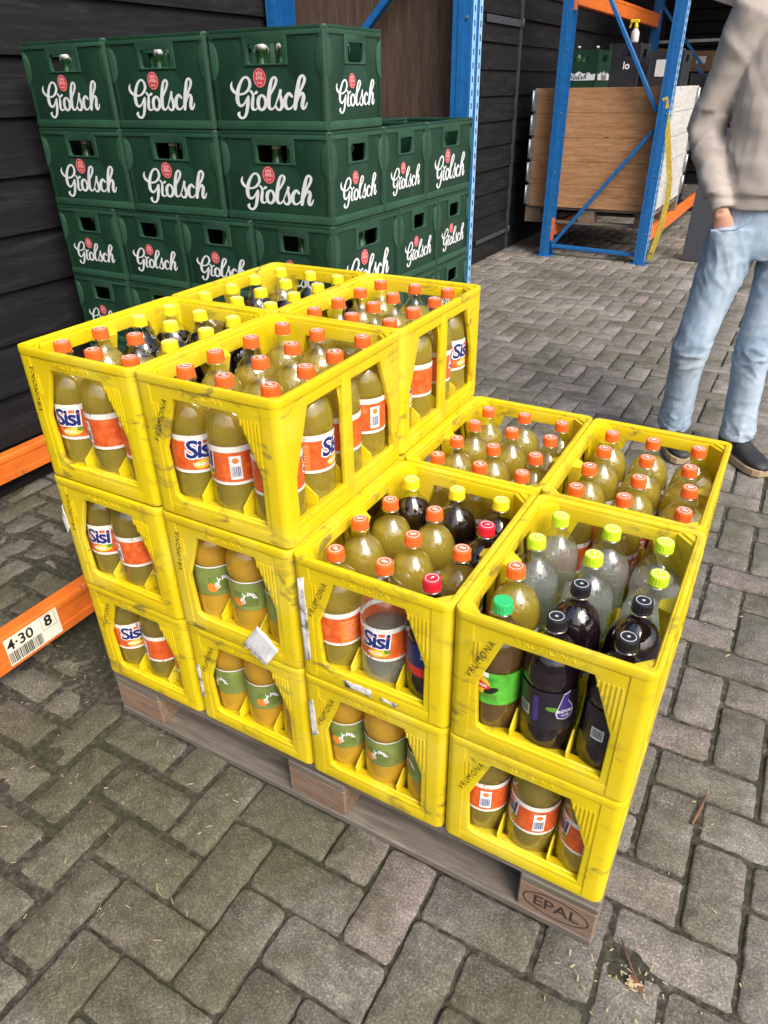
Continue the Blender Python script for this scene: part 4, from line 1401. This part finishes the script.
# wooden collar box on a pallet
def collar_box():
    x0, x1, y0, y1, z0, n = -1.10, .045, 6.02, 7.35, .402, 5
    st = .1862
    e = empty('collar_box', ((x0 + x1) / 2, (y0 + y1) / 2, z0))
    tag(e, 'large wooden box of stacked pine collars with steel corner hinges inside the far rack', 'box')
    hx, hy = (x1 - x0) / 2, (y1 - y0) / 2
    for k in range(n):
        zc = k * st + st / 2
        c = empty('pallet_collar', (0, 0, zc)); c.parent = e
        for sy in (-1, 1):
            mb = MB(); mb.box((0, sy * (hy - .011), 0), (2 * hx - .05, .022, st - .002), None, .002); mb.build('end_board', M['plank'], c)
        for sx in (-1, 1):
            mb = MB(); mb.box((sx * (hx - .011), 0, 0), (.022, 2 * hy - .05, st - .004), None, .002); mb.build('side_board', M['litplank'], c)
        for sx in (-1, 1):
            for sy in (-1, 1):
                mb = MB()
                mb.box((sx * (hx - .018), sy * (hy + .0012), 0), (.05, .0025, st - .03), None, .001)
                mb.box((sx * (hx + .0012), sy * (hy - .060), 0), (.0025, .120, st - .03), None, .001)
                mb.tube([(sx * (hx + .004), sy * (hy + .004), -st * .42), (sx * (hx + .004), sy * (hy + .004), st * .42)], .010, 8)
                for q in (-.05, 0, .05): mb.box((sx * (hx - .025), sy * (hy + .003), q), (.010, .003, .010)); mb.box((sx * (hx + .003), sy * (hy - .09), q), (.003, .010, .010))
                mb.build('corner_hinge', M['steel'], c)
    mb = MB(); mb.box((0, 0, n * st - .03), (2 * hx - .06, 2 * hy - .06, .018)); mb.build('lid', M['plank'], e)
collar_box()
pallet('wooden_pallet', (-.5275, 6.685, .2625), 0, (1.145, 1.30), .139, label='pale wooden pallet under the collar box on the far rack beams')

# strap
mb = MB()
pts = [Vector(p) for p in ((.02, 5.868, 1.26), (.04, 5.872, 1.20), (.10, 5.876, .95), (.165, 5.885, .66), (.172, 5.89, .52), (.155, 5.90, .30), (.115, 5.915, .10), (.10, 5.93, .03))]
for a, b in zip(pts, pts[1:]): mb.bar(a, b, .042, .0025, (0, 1, 0))
so_ = mb.build('lashing_strap', M['strap']); tag(so_, 'yellow lashing strap hanging off the far rack upright down to the floor', 'strap')
mb = MB(); mb.tube([(.09, 5.92, .10), (.075, 5.915, .06), (.07, 5.91, .02), (.095, 5.905, .008), (.12, 5.91, .02)], .009, 8); mb.box((.095, 5.925, .10), (.05, .02, .03), None, .003)
mb.build('hook', M['panel'], so_)

# leaning dark panel
mb = MB(); mb.box((0, 0, .52), (.34, .022, 1.04), None, .003)
o = mb.build('grey_board', M['panel']); o.location = (.50, 6.19, .003); o.rotation_euler = (R(-7), 0, R(-4)); tag(o, 'dark grey board standing on the paving behind the person', 'board')

# goods on top of the wooden box
ZT = .402 + 5 * .1862 - .021
def small_crate(loc, dims, mat, label, rz=0.0, kind='plain'):
    e = empty('drinks_crate', loc, rz)
    tag(e, label, 'crate', 'crates on top of the wooden box')
    hx, hy, h = dims[0] / 2, dims[1] / 2, dims[2]
    mb = MB()
    def sd_(half, a, off):
        hole = [(x, y + h * .80) for x, y in rrect(half * .42, h * .085, .006, 2)]
        p = curve_mesh([[(-half, 0.002), (half, .002), (half, h), (-half, h)], hole], .008, .001, 1)
        mb.add(p, Matrix.Rotation(R(a), 4, 'Z') @ Matrix.Translation((0, -off + .004, 0)) @ FX)
    sd_(hx, 0, hy); sd_(hx, 180, hy); sd_(hy - .009, 90, hx); sd_(hy - .009, 270, hx)
    mb.box((0, 0, .006), (2 * hx - .018, 2 * hy - .018, .008))
    for sx in (-1, 1):
        for sy in (-1, 1):
            mb.box((sx * (hx - .008), sy * (hy - .008), h / 2 + .002), (.022, .022, h + .002), None, .003)
    b = mb.build('crate_body', mat, e)
    if kind == 'band':
        for a, half, off in ((0, hx, hy), (90, hy, hx)):
            mt = Matrix.Rotation(R(a), 4, 'Z') @ Matrix.Translation((0, -off - .0035, h * .36)) @ FX
            pts = [(-half * .9, -.03), (half * .9, -.03), (half * .92, .016), (half * .7, .010), (half * .55, .026), (half * .25, .016), (0, .034), (-half * .25, .016), (-half * .55, .026), (-half * .7, .010), (-half * .92, .016)]
            t = MB(); t.add(curve_mesh([pts], .001), mt); w_ = t.build('white_band', M['silverprint'], e)
            t = MB(); t.add(script_mesh(half * .9), mt @ Matrix.Translation((0, -.006, .0012))); t.build('band_lettering', M['black'], w_, recalc=False)
    if kind == 'text':
        t = MB(); t.add(text_mesh('lo', .075, .002), Matrix.Translation((.03, -hy - .003, h * .52)) @ FX); t.build('white_letters', M['white'], e)
    if kind == 'picture':
        t = MB(); t.box((0, -hy - .003, h * .55), (.15, .002, .12)); p_ = t.build('pale_print', M['greyp'], e)
    return e
small_crate((-.735, 6.25, ZT), (.30, .40, .285), M['green'], 'green beer crate with white crown band standing on the wooden box', 0, 'band')
small_crate((-.475, 6.62, ZT), (.27, .36, .335), M['darkcrate'], 'black crate with white letters standing on the wooden box', 0, 'text')
small_crate((-.125, 6.62, ZT), (.28, .36, .275), M['darkcrate'], 'black crate with a pale printed picture, beside the rack upright', 0, 'picture')
for bx, by in ((-.80, 6.20), (-.67, 6.30)):
    b3 = copy_tree(BB); b3.location = (bx, by, ZT + .12); tag(b3, f"beer bottle neck sticking up from the green banded crate, {'left' if bx < -.7 else 'right'} one", 'bottle', 'beer bottles in the green crates')
b2 = copy_tree(BB); b2.location = (-.735, 6.13, ZT + .075); tag(b2, 'beer bottle seen through the front handle of the green banded crate', 'bottle', 'beer bottles in the green crates')
# shelf goods farther back: table with black crates and cardboard boxes
e = empty('storage_table', (.55, 9.0, 0)); tag(e, 'dark storage table at the back of the shed carrying black crates', 'table')
mb = MB(); mb.box((0, 0, .99), (1.7, .8, .04), None, .003); mb.build('table_top', M['panel'], e)
for sx in (-1, 1):
    for sy in (-1, 1):
        mb = MB(); mb.box((sx * .8, sy * .35, .485), (.06, .06, .97), None, .003); mb.build('leg', M['panel'], e)
for i in range(4):
    small_crate((-.06 + .405 * i, 8.84, 1.012), (.40, .34, .43), M['darkcrate'], f"tall black crate on the back table, {('nearest the rack', 'second from the rack', 'third from the rack', 'at its far end')[i]}", 0, 'plain')
e = empty('wall_shelf', (-.3, 11.1, 1.50)); tag(e, 'narrow pale shelf on the back wall of the shed holding cardboard boxes', 'shelf')
mb = MB(); mb.box((0, 0, 0), (2.4, .36, .03), None, .003); mb.build('shelf_board', M['card'], e)
mb = MB(); mb.box((0, .12, .34), (2.4, .03, .035), None, .003); mb.build('shelf_rail', M['greyp'], e)
for sx in (-1.0, 0, 1.0):
    mb = MB(); mb.box((sx, .10, -.18), (.04, .04, .33)); mb.build('bracket', M['panel'], e)
for i, (x, wd, h) in enumerate(((-.95, .34, .24), (-.52, .30, .20), (-.10, .36, .25), (.34, .30, .18))):
    b = MB(); b.box((0, 0, h / 2), (wd, .26, h), None, .004)
    o = b.build('cardboard_box', M['card']); o.location = (x, 11.08, 1.516)
    tag(o, f"brown cardboard box on the back shelf, {('nearest the wall side', 'second from the wall side', 'third from the wall side', 'nearest the yard side')[i]}", 'box', 'cardboard boxes on the back shelf')
    t = MB(); t.box((0, -.131, h * .5), (wd * .4, .002, h * .4)); t.build('box_label', M['wpaper'] if i % 2 else M['orangespot'], o)
# pump bottle with yellow head hanging on a hook line
e = empty('spray_bottle', (-.46, 6.48, ZT + .512 - .02)); tag(e, 'white bottle with yellow spray head standing on the rim of the lettered black crate', 'bottle')
e.location = (-.415, 6.47, ZT + .339)
mb = MB(); mb.lathe([(.0, .001), (.032, .001), (.034, .01), (.034, .07), (.018, .095), (.014, .10)], 16); mb.build('bottle_body', M['porcelain'], e)
mb = MB(); mb.lathe([(.017, .10), (.017, .12), (.012, .125), (.012, .14)], 14, True); mb.box((-.015, 0, .150), (.075, .024, .024), None, .005); mb.bar((-.040, 0, .145), (-.050, 0, .105), .012, .01, (0, 1, 0)); mb.build('spray_head', M['cap_yellow'], e)

# back of the shed
e = empty('slatted_wall', (.6, 12.2, 0)); tag(e, 'dark slatted back wall of the open shed beyond the racks', 'wall')
mb = MB()
for k in range(24): mb.box((0, 0, .075 + .15 * k), (4.2, .05, .125), Matrix.Rotation(R(-8), 3, 'X'), .004)
mb.build('slats', M['wall'], e)
mb = MB(); mb.box((0, .08, 1.8), (4.2, .04, 3.6)); mb.build('backing', M['black'], e)
e = empty('shed_roof', (.6, 10.0, 3.55)); tag(e, 'dark shed roof with a cream eaves board over the back of the racks', 'roof')
mb = MB(); mb.box((0, 0, .12), (4.4, 5.4, .06)); mb.build('roof_deck', M['wall'], e)
mb = MB(); mb.box((-.45, -.5, -1.48), (3.4, .10, .13), Matrix.Rotation(R(18), 3, 'Y'), .004); mb.build('cream_beam', M['cream'], e)

# ------------------------------------------------------------------ person
def person():
    e = empty('person', (1.10, 2.27, 0))
    tag(e, 'person in a taupe sweater and light blue jeans, one hand in pocket, beside the crates', 'person')
    o0 = Vector((1.10, 2.27, 0))
    # facing: towards the camera, slightly to its right
    fw = Vector((.30, -.95, 0)).normalized(); sd = Vector((-fw.y, fw.x, 0)) * -1   # sd: the person's own right (screen left)
    if sd.x > 0: sd = -sd
    up = Vector((0, 0, 1))
    def P(r, f, z): return sd * r + fw * f + up * z
    def ring(r, f, z, a, b, tilt=None): return (P(r, f, z), sd * a, fw * b)
    def limb(mb, pts, n=16):
        """pts: (vec, radius_a, radius_b)"""
        rings = []
        for i, (p, a, b) in enumerate(pts):
            t = (pts[min(i + 1, len(pts) - 1)][0] - pts[max(i - 1, 0)][0]).normalized()
            u = sd - t * sd.dot(t); u.normalize(); v = t.cross(u)
            rings.append((p, u * a, v * b))
        mb.loft(rings, n)
    def finish(mb, name, mat, voxel, parent, smooth_it=6, tex=None, sub=False):
        o = mb.build(name, mat, parent)
        m = o.modifiers.new('r', 'REMESH'); m.mode = 'VOXEL'; m.voxel_size = voxel; m.use_smooth_shade = True
        m = o.modifiers.new('s', 'SMOOTH'); m.factor = .5; m.iterations = smooth_it
        apply_mods(o)
        if tex: tex(o.data)
        o.data.shade_smooth()
        return o
    # joints
    hipR, hipL = P(.095, 0, .90), P(-.10, .0, .90)
    kneeR, kneeL = P(.176, .045, .475), P(-.050, .05, .475)
    ankR, ankL = P(.162, -.045, .085), P(-.080, .03, .085)
    shR, shL = P(.182, -.01, 1.545), P(-.182, -.01, 1.545)
    elR, elL = P(.262, -.07, 1.215), P(-.265, -.06, 1.22)
    wrR, wrL = P(.180, .072, .958), P(-.285, .06, .97)
    # --- body: one continuous skin surface
    mb = MB()
    mb.loft([ring(0, -.01, .86, .145, .10), ring(0, 0, 1.0, .135, .095), ring(0, 0, 1.15, .135, .09), ring(0, -.005, 1.30, .155, .10), ring(0, -.01, 1.46, .165, .10), ring(0, -.015, 1.55, .12, .08), ring(0, -.005, 1.59, .062, .062), ring(0, .012, 1.67, .055, .058), ring(0, .018, 1.695, .050, .056)])
    # head
    mb.loft([ring(0, .045, 1.675, .030, .030), ring(0, .050, 1.695, .050, .060), ring(0, .040, 1.730, .064, .082), ring(0, .030, 1.780, .073, .095), ring(0, .026, 1.830, .076, .099), ring(0, .020, 1.880, .068, .090), ring(0, .014, 1.915, .040, .055), ring(0, .012, 1.924, .012, .016)], 24)
    mb.loft([ring(0, .120, 1.822, .009, .012), ring(0, .135, 1.795, .013, .016), ring(0, .138, 1.778, .017, .016), ring(0, .122, 1.768, .012, .008)], 12)
    for s in (1, -1):
        mb.loft([ring(s * .076, .015, 1.765, .008, .010), ring(s * .081, .010, 1.790, .010, .018), ring(s * .083, .006, 1.815, .010, .020), ring(s * .079, .008, 1.832, .007, .012)], 10)
    for h, k, a in ((hipR, kneeR, ankR), (hipL, kneeL, ankL)):
        limb(mb, [(h, .078, .085), ((h + k) / 2, .066, .072), (k, .050, .055), ((k + a) / 2 + fw * -.015, .046, .052), (a + up * .03, .033, .038), (a - up * .02, .030, .034)])
    for s, el, wr in ((shR, elR, wrR), (shL, elL, wrL)):
        limb(mb, [(s - up * .0, .050, .052), (s.lerp(el, .5), .044, .046), (el, .038, .040), (el.lerp(wr, .35), .036, .038), (wr, .025, .021)])
    # right hand goes into the pocket
    hd = (P(.130, .048, .845) - wrR)
    limb(mb, [(wrR, .027, .021), (wrR + hd * .35, .036, .019), (wrR + hd * .70, .044, .017), (wrR + hd * 1.0, .042, .015)])
    hdir = hd.normalized(); hs = (sd - hdir * sd.dot(hdir)).normalized()
    for q, (off, ln) in enumerate(((.030, .062), (.011, .072), (-.010, .068), (-.029, .054))):
        p0 = wrR + hd * .95 + hs * off
        limb(mb, [(p0, .0095, .0095), (p0 + hdir * ln * .5 - fw * .004, .0088, .0088), (p0 + hdir * ln - fw * .014, .0075, .0075)], 10)
    pt = wrR + hd * .45 - hs * .030 + fw * .008
    limb(mb, [(pt, .013, .012), (pt - hs * .016 + hdir * .030, .0105, .010), (pt - hs * .018 + hdir * .060, .009, .0085)], 10)
    # left hand hangs, slightly curled
    ld = Vector((0, 0, -1)); 
    limb(mb, [(wrL, .026, .020), (wrL + ld * .035, .034, .018), (wrL + ld * .075, .040, .016), (wrL + ld * .095, .039, .014)])
    for off, ln in ((.029, .066), (.010, .076), (-.010, .072), (-.028, .056)):
        p0 = wrL + ld * .09 + fw * off * .9 + sd * 0
        limb(mb, [(p0, .0092, .0092), (p0 + ld * ln * .5 + sd * .008, .0086, .0086), (p0 + ld * ln + sd * .026, .0072, .0072)], 10)
    pt = wrL + ld * .03 + fw * .030
    limb(mb, [(pt, .012, .012), (pt + fw * .018 + ld * .028, .0105, .0105), (pt + fw * .020 + ld * .055 + sd * .008, .0088, .0088)], 10)
    body = finish(mb, 'body', M['skin'], .0055, e, 4)
    # face details
    for s in (1, -1):
        m = MB(); m.lathe([(.0, -.011), (.008, -.008), (.011, 0), (.008, .008), (.0, .011)], 12)
        eo = m.build('eye', M['eye'], e, True); eo.location = P(s * .031, .106, 1.8160)
        m = MB(); m.lathe([(.0, -.006), (.0045, -.004), (.006, 0), (.0045, .004), (.0, .006)], 10)
        io = m.build('iris', M['iris'], eo, True); io.location = fw * .0068
        m = MB(); m.tube([P(s * .015, .123, 1.8360), P(s * .032, .122, 1.8420), P(s * .050, .106, 1.8350)], [.003, .004, .002], 6); m.build('eyebrow', M['hair'], e)
    m = MB(); m.tube([P(-.024, .112, 1.7430), P(-.010, .122, 1.7450), P(0, .124, 1.7435), P(.010, .122, 1.7450), P(.024, .112, 1.7430)], [.002, .005, .0052, .005, .002], 8); m.build('mouth', M['lip'], e)
    m = MB()
    m.loft([ring(0, -.035, 1.7500, .060, .050), ring(0, -.030, 1.7900, .080, .075), ring(0, -.010, 1.8400, .084, .098), ring(0, .008, 1.8850, .080, .103), ring(0, .012, 1.9200, .058, .082), ring(0, .010, 1.9450, .020, .03)], 24)
    def hairtex(me):
        for v in me.vertices: v.co += Vector((noise.noise(v.co * 60), noise.noise(v.co * 60 + Vector((9, 0, 0))), noise.noise(v.co * 60 + Vector((0, 9, 0))))) * .006
    finish(m, 'hair', M['hair'], .006, e, 4, hairtex)
    # --- sweater
    mb = MB()
    mb.loft([ring(.0, .0, .965, .178, .130), ring(0, .0, .985, .182, .134), ring(0, .002, 1.035, .188, .138), ring(0, .004, 1.12, .190, .136), ring(0, .0, 1.25, .194, .132), ring(0, -.005, 1.37, .200, .130), ring(0, -.01, 1.49, .205, .122), ring(0, -.015, 1.57, .165, .098), ring(0, -.010, 1.615, .095, .080), ring(0, -.006, 1.638, .072, .072)], 28)
    for s, el, wr, sg in ((shR, elR, wrR, 1), (shL, elL, wrL, -1)):
        d = (wr - el).normalized()
        limb(mb, [(s - sd * sg * .03 + up * .03, .060, .070), (s, .084, .088), (s.lerp(el, .25), .078, .080), (s.lerp(el, .6), .066, .068), (el, .061, .061), (el.lerp(wr, .35), .056, .056), (el.lerp(wr, .70), .048, .048), (el.lerp(wr, .80), .046, .046), (wr - d * .005, .040, .038)], 20)
    def swtex(me):
        axis = (wrR - elR).normalized()
        for v in me.vertices:
            c = v.co
            n = v.normal.copy()
            # sleeve: rings bunching at the elbow and cuff
            best = 0
            for s, el, wr in ((shR, elR, wrR), (shL, elL, wrL)):
                ab = wr - el; t = (c - el).dot(ab) / ab.length_squared; d = (c - el - ab * max(0, min(1, t))).length
                if d < .085 and -.35 < t < .78:
                    w_ = math.exp(-((t - .12) / .42) ** 2)
                    best = max(best, 1) ; 
                    ph = t * 24 + 1.7 * noise.noise(c * 9)
                    c = c + n * (.0065 * w_ * (1 - min(1, abs(noise.noise(Vector((c.x * 10, c.y * 10, c.z * 6)) + Vector((0, 0, t * 9)))) * 3)) + .004 * noise.noise(c * 26) + .0030 * w_ * math.sin(ph))
            if not best:
                f = noise.noise(Vector((c.x * 7, c.y * 7, c.z * 4.2 + .9 * c.x * 3))) 
                c = c + n * (0.004 * f + .0060 * (1 - min(1, abs(noise.noise(Vector((c.x * 6 + c.z * 3, c.y * 6, c.z * 5)))) * 3.5)) + .003 * noise.noise(c * 24))
                # hem rib band
                if c.z < 1.02: c = c - n * .008 * max(0, min(1, (1.02 - c.z) / .01))
            v.co = c
    sw = finish(mb, 'sweater', M['sweater'], .0075, e, 5, swtex)
    # --- jeans
    mb = MB()
    mb.loft([ring(0, 0, .995, .165, .112), ring(0, 0, .965, .170, .118), ring(0, -.01, .90, .186, .132), ring(0, -.012, .84, .190, .130), ring(0, -.008, .80, .176, .112)], 28)
    mb.loft([(P(.135, .045, .755), sd * .020, fw * .020), (P(.135, .058, .80), sd * .062, fw * .052), (P(.136, .060, .86), sd * .066, fw * .056), (P(.150, .060, .905), sd * .060, fw * .052)], 18)
    for h, k, a, sg in ((hipR, kneeR, ankR, 1), (hipL, kneeL, ankL, -1)):
        limb(mb, [(h + up * .0 - sd * sg * -.004, .098, .118), (h.lerp(k, .28), .092, .104), (h.lerp(k, .6), .080, .088), (h.lerp(k, .85), .073, .080), (k, .068, .075), (k.lerp(a, .25) - fw * .008, .067, .076), (k.lerp(a, .6) - fw * .010, .066, .072), (k.lerp(a, .88), .066, .069), (a + up * .005, .066, .068)], 22)
    def jtex(me):
        for v in me.vertices:
            c = v.co; n = v.normal.copy(); z = c.z
            side = 1 if c.dot(sd) > .03 else -1
            kz = .475
            w1 = math.exp(-((z - .44) / .07) ** 2); w2 = math.exp(-((z - .12) / .07) ** 2); w3 = math.exp(-((z - .78) / .09) ** 2)
            rid = lambda p: (1 - min(1, abs(noise.noise(p)) * 3.2))
            sr = c.dot(sd); ff = c.dot(fw)
            q1 = Vector((sr * 9 + z * 4 * side, ff * 9, z * 15)); q2 = Vector((sr * 16, ff * 16 + 5, z * 34 + sr * 14 * side))
            d = .0078 * w1 * rid(q2) + 0.0075 * w2 * rid(q2 + Vector((3, 0, 8))) + 0.005 * w3 * rid(Vector((sr * 20, ff * 12, z * 16 - abs(sr) * 22)))
            d += .0024 * rid(q1) + .0035 * noise.noise(Vector((c.x * 11, c.y * 11, z * 5))) + .0016 * noise.noise(c * 34) - .004
            v.co = c + n * d
    je = finish(mb, 'jeans', M['denim'], .0075, e, 5, jtex)
    # pocket seam, side seams
    m = MB()
    m.tube([P(.196, .050, .898), P(.176, .098, .902), P(.140, .122, .908), P(.110, .130, .925), P(.092, .128, .955)], .0022, 6)
    m.build('pocket_edge', M['stitch'], je)
    # --- shoes
    for a, yaw, nm in ((ankR, 0.12, 'R'), (ankL, .42, 'L')):
        f2 = (Matrix.Rotation(yaw, 3, 'Z') @ fw); s2 = (Matrix.Rotation(yaw, 3, 'Z') @ sd)
        b = Vector((a.x, a.y, 0))
        def Q(f, z): return b + f2 * f + up * z
        m = MB()
        secs = [(-.075, .038, .030, .058), (-.055, .046, .036, .075), (-.01, .062, .040, .082), (.04, .060, .042, .074), (.10, .050, .047, .052), (.15, .044, .048, .042), (.185, .040, .038, .034), (.205, .034, .018, .022)]
        m.loft([(Q(f, z), s2 * wx, up * hz * .9) for f, z, wx, hz in [(f, .022 + hz * .55, wx, hz * .62) for f, _, wx, hz in secs]], 18)
        sh = finish(m, 'shoe', M['shoe'], .006, e, 4)
        m = MB()
        outl = []
        for f, _, wx, hz in secs: outl.append(Q(f, 0) + s2 * (wx + .006))
        for f, _, wx, hz in secs[::-1]: outl.append(Q(f, 0) - s2 * (wx + .006))
        outl = [(p.x, p.y) for p in outl]
        m.prism(outl, .0035, .034)
        so2 = m.build('sole', M['sole'], sh)
        bv = so2.modifiers.new('b', 'BEVEL'); bv.width = .004; bv.segments = 2
        m = MB()
        for q in range(4):
            f = .035 + q * .022; z = .097 - q * .0105
            m.tube([Q(f, z - .012) + s2 * .026, Q(f + .004, z + .002), Q(f, z - .012) - s2 * .026], .0028, 6)
        m.tube([Q(.03, .105), Q(.02, .112) + s2 * .03, Q(.045, .092) + s2 * .045], .0025, 6); m.tube([Q(.03, .105), Q(.02, .112) - s2 * .03, Q(.045, .092) - s2 * .045], .0025, 6)
        m.build('laces', M['black'], sh)
    # children were built in world-ish offsets relative to the person's base
    return e
PERSON = person()
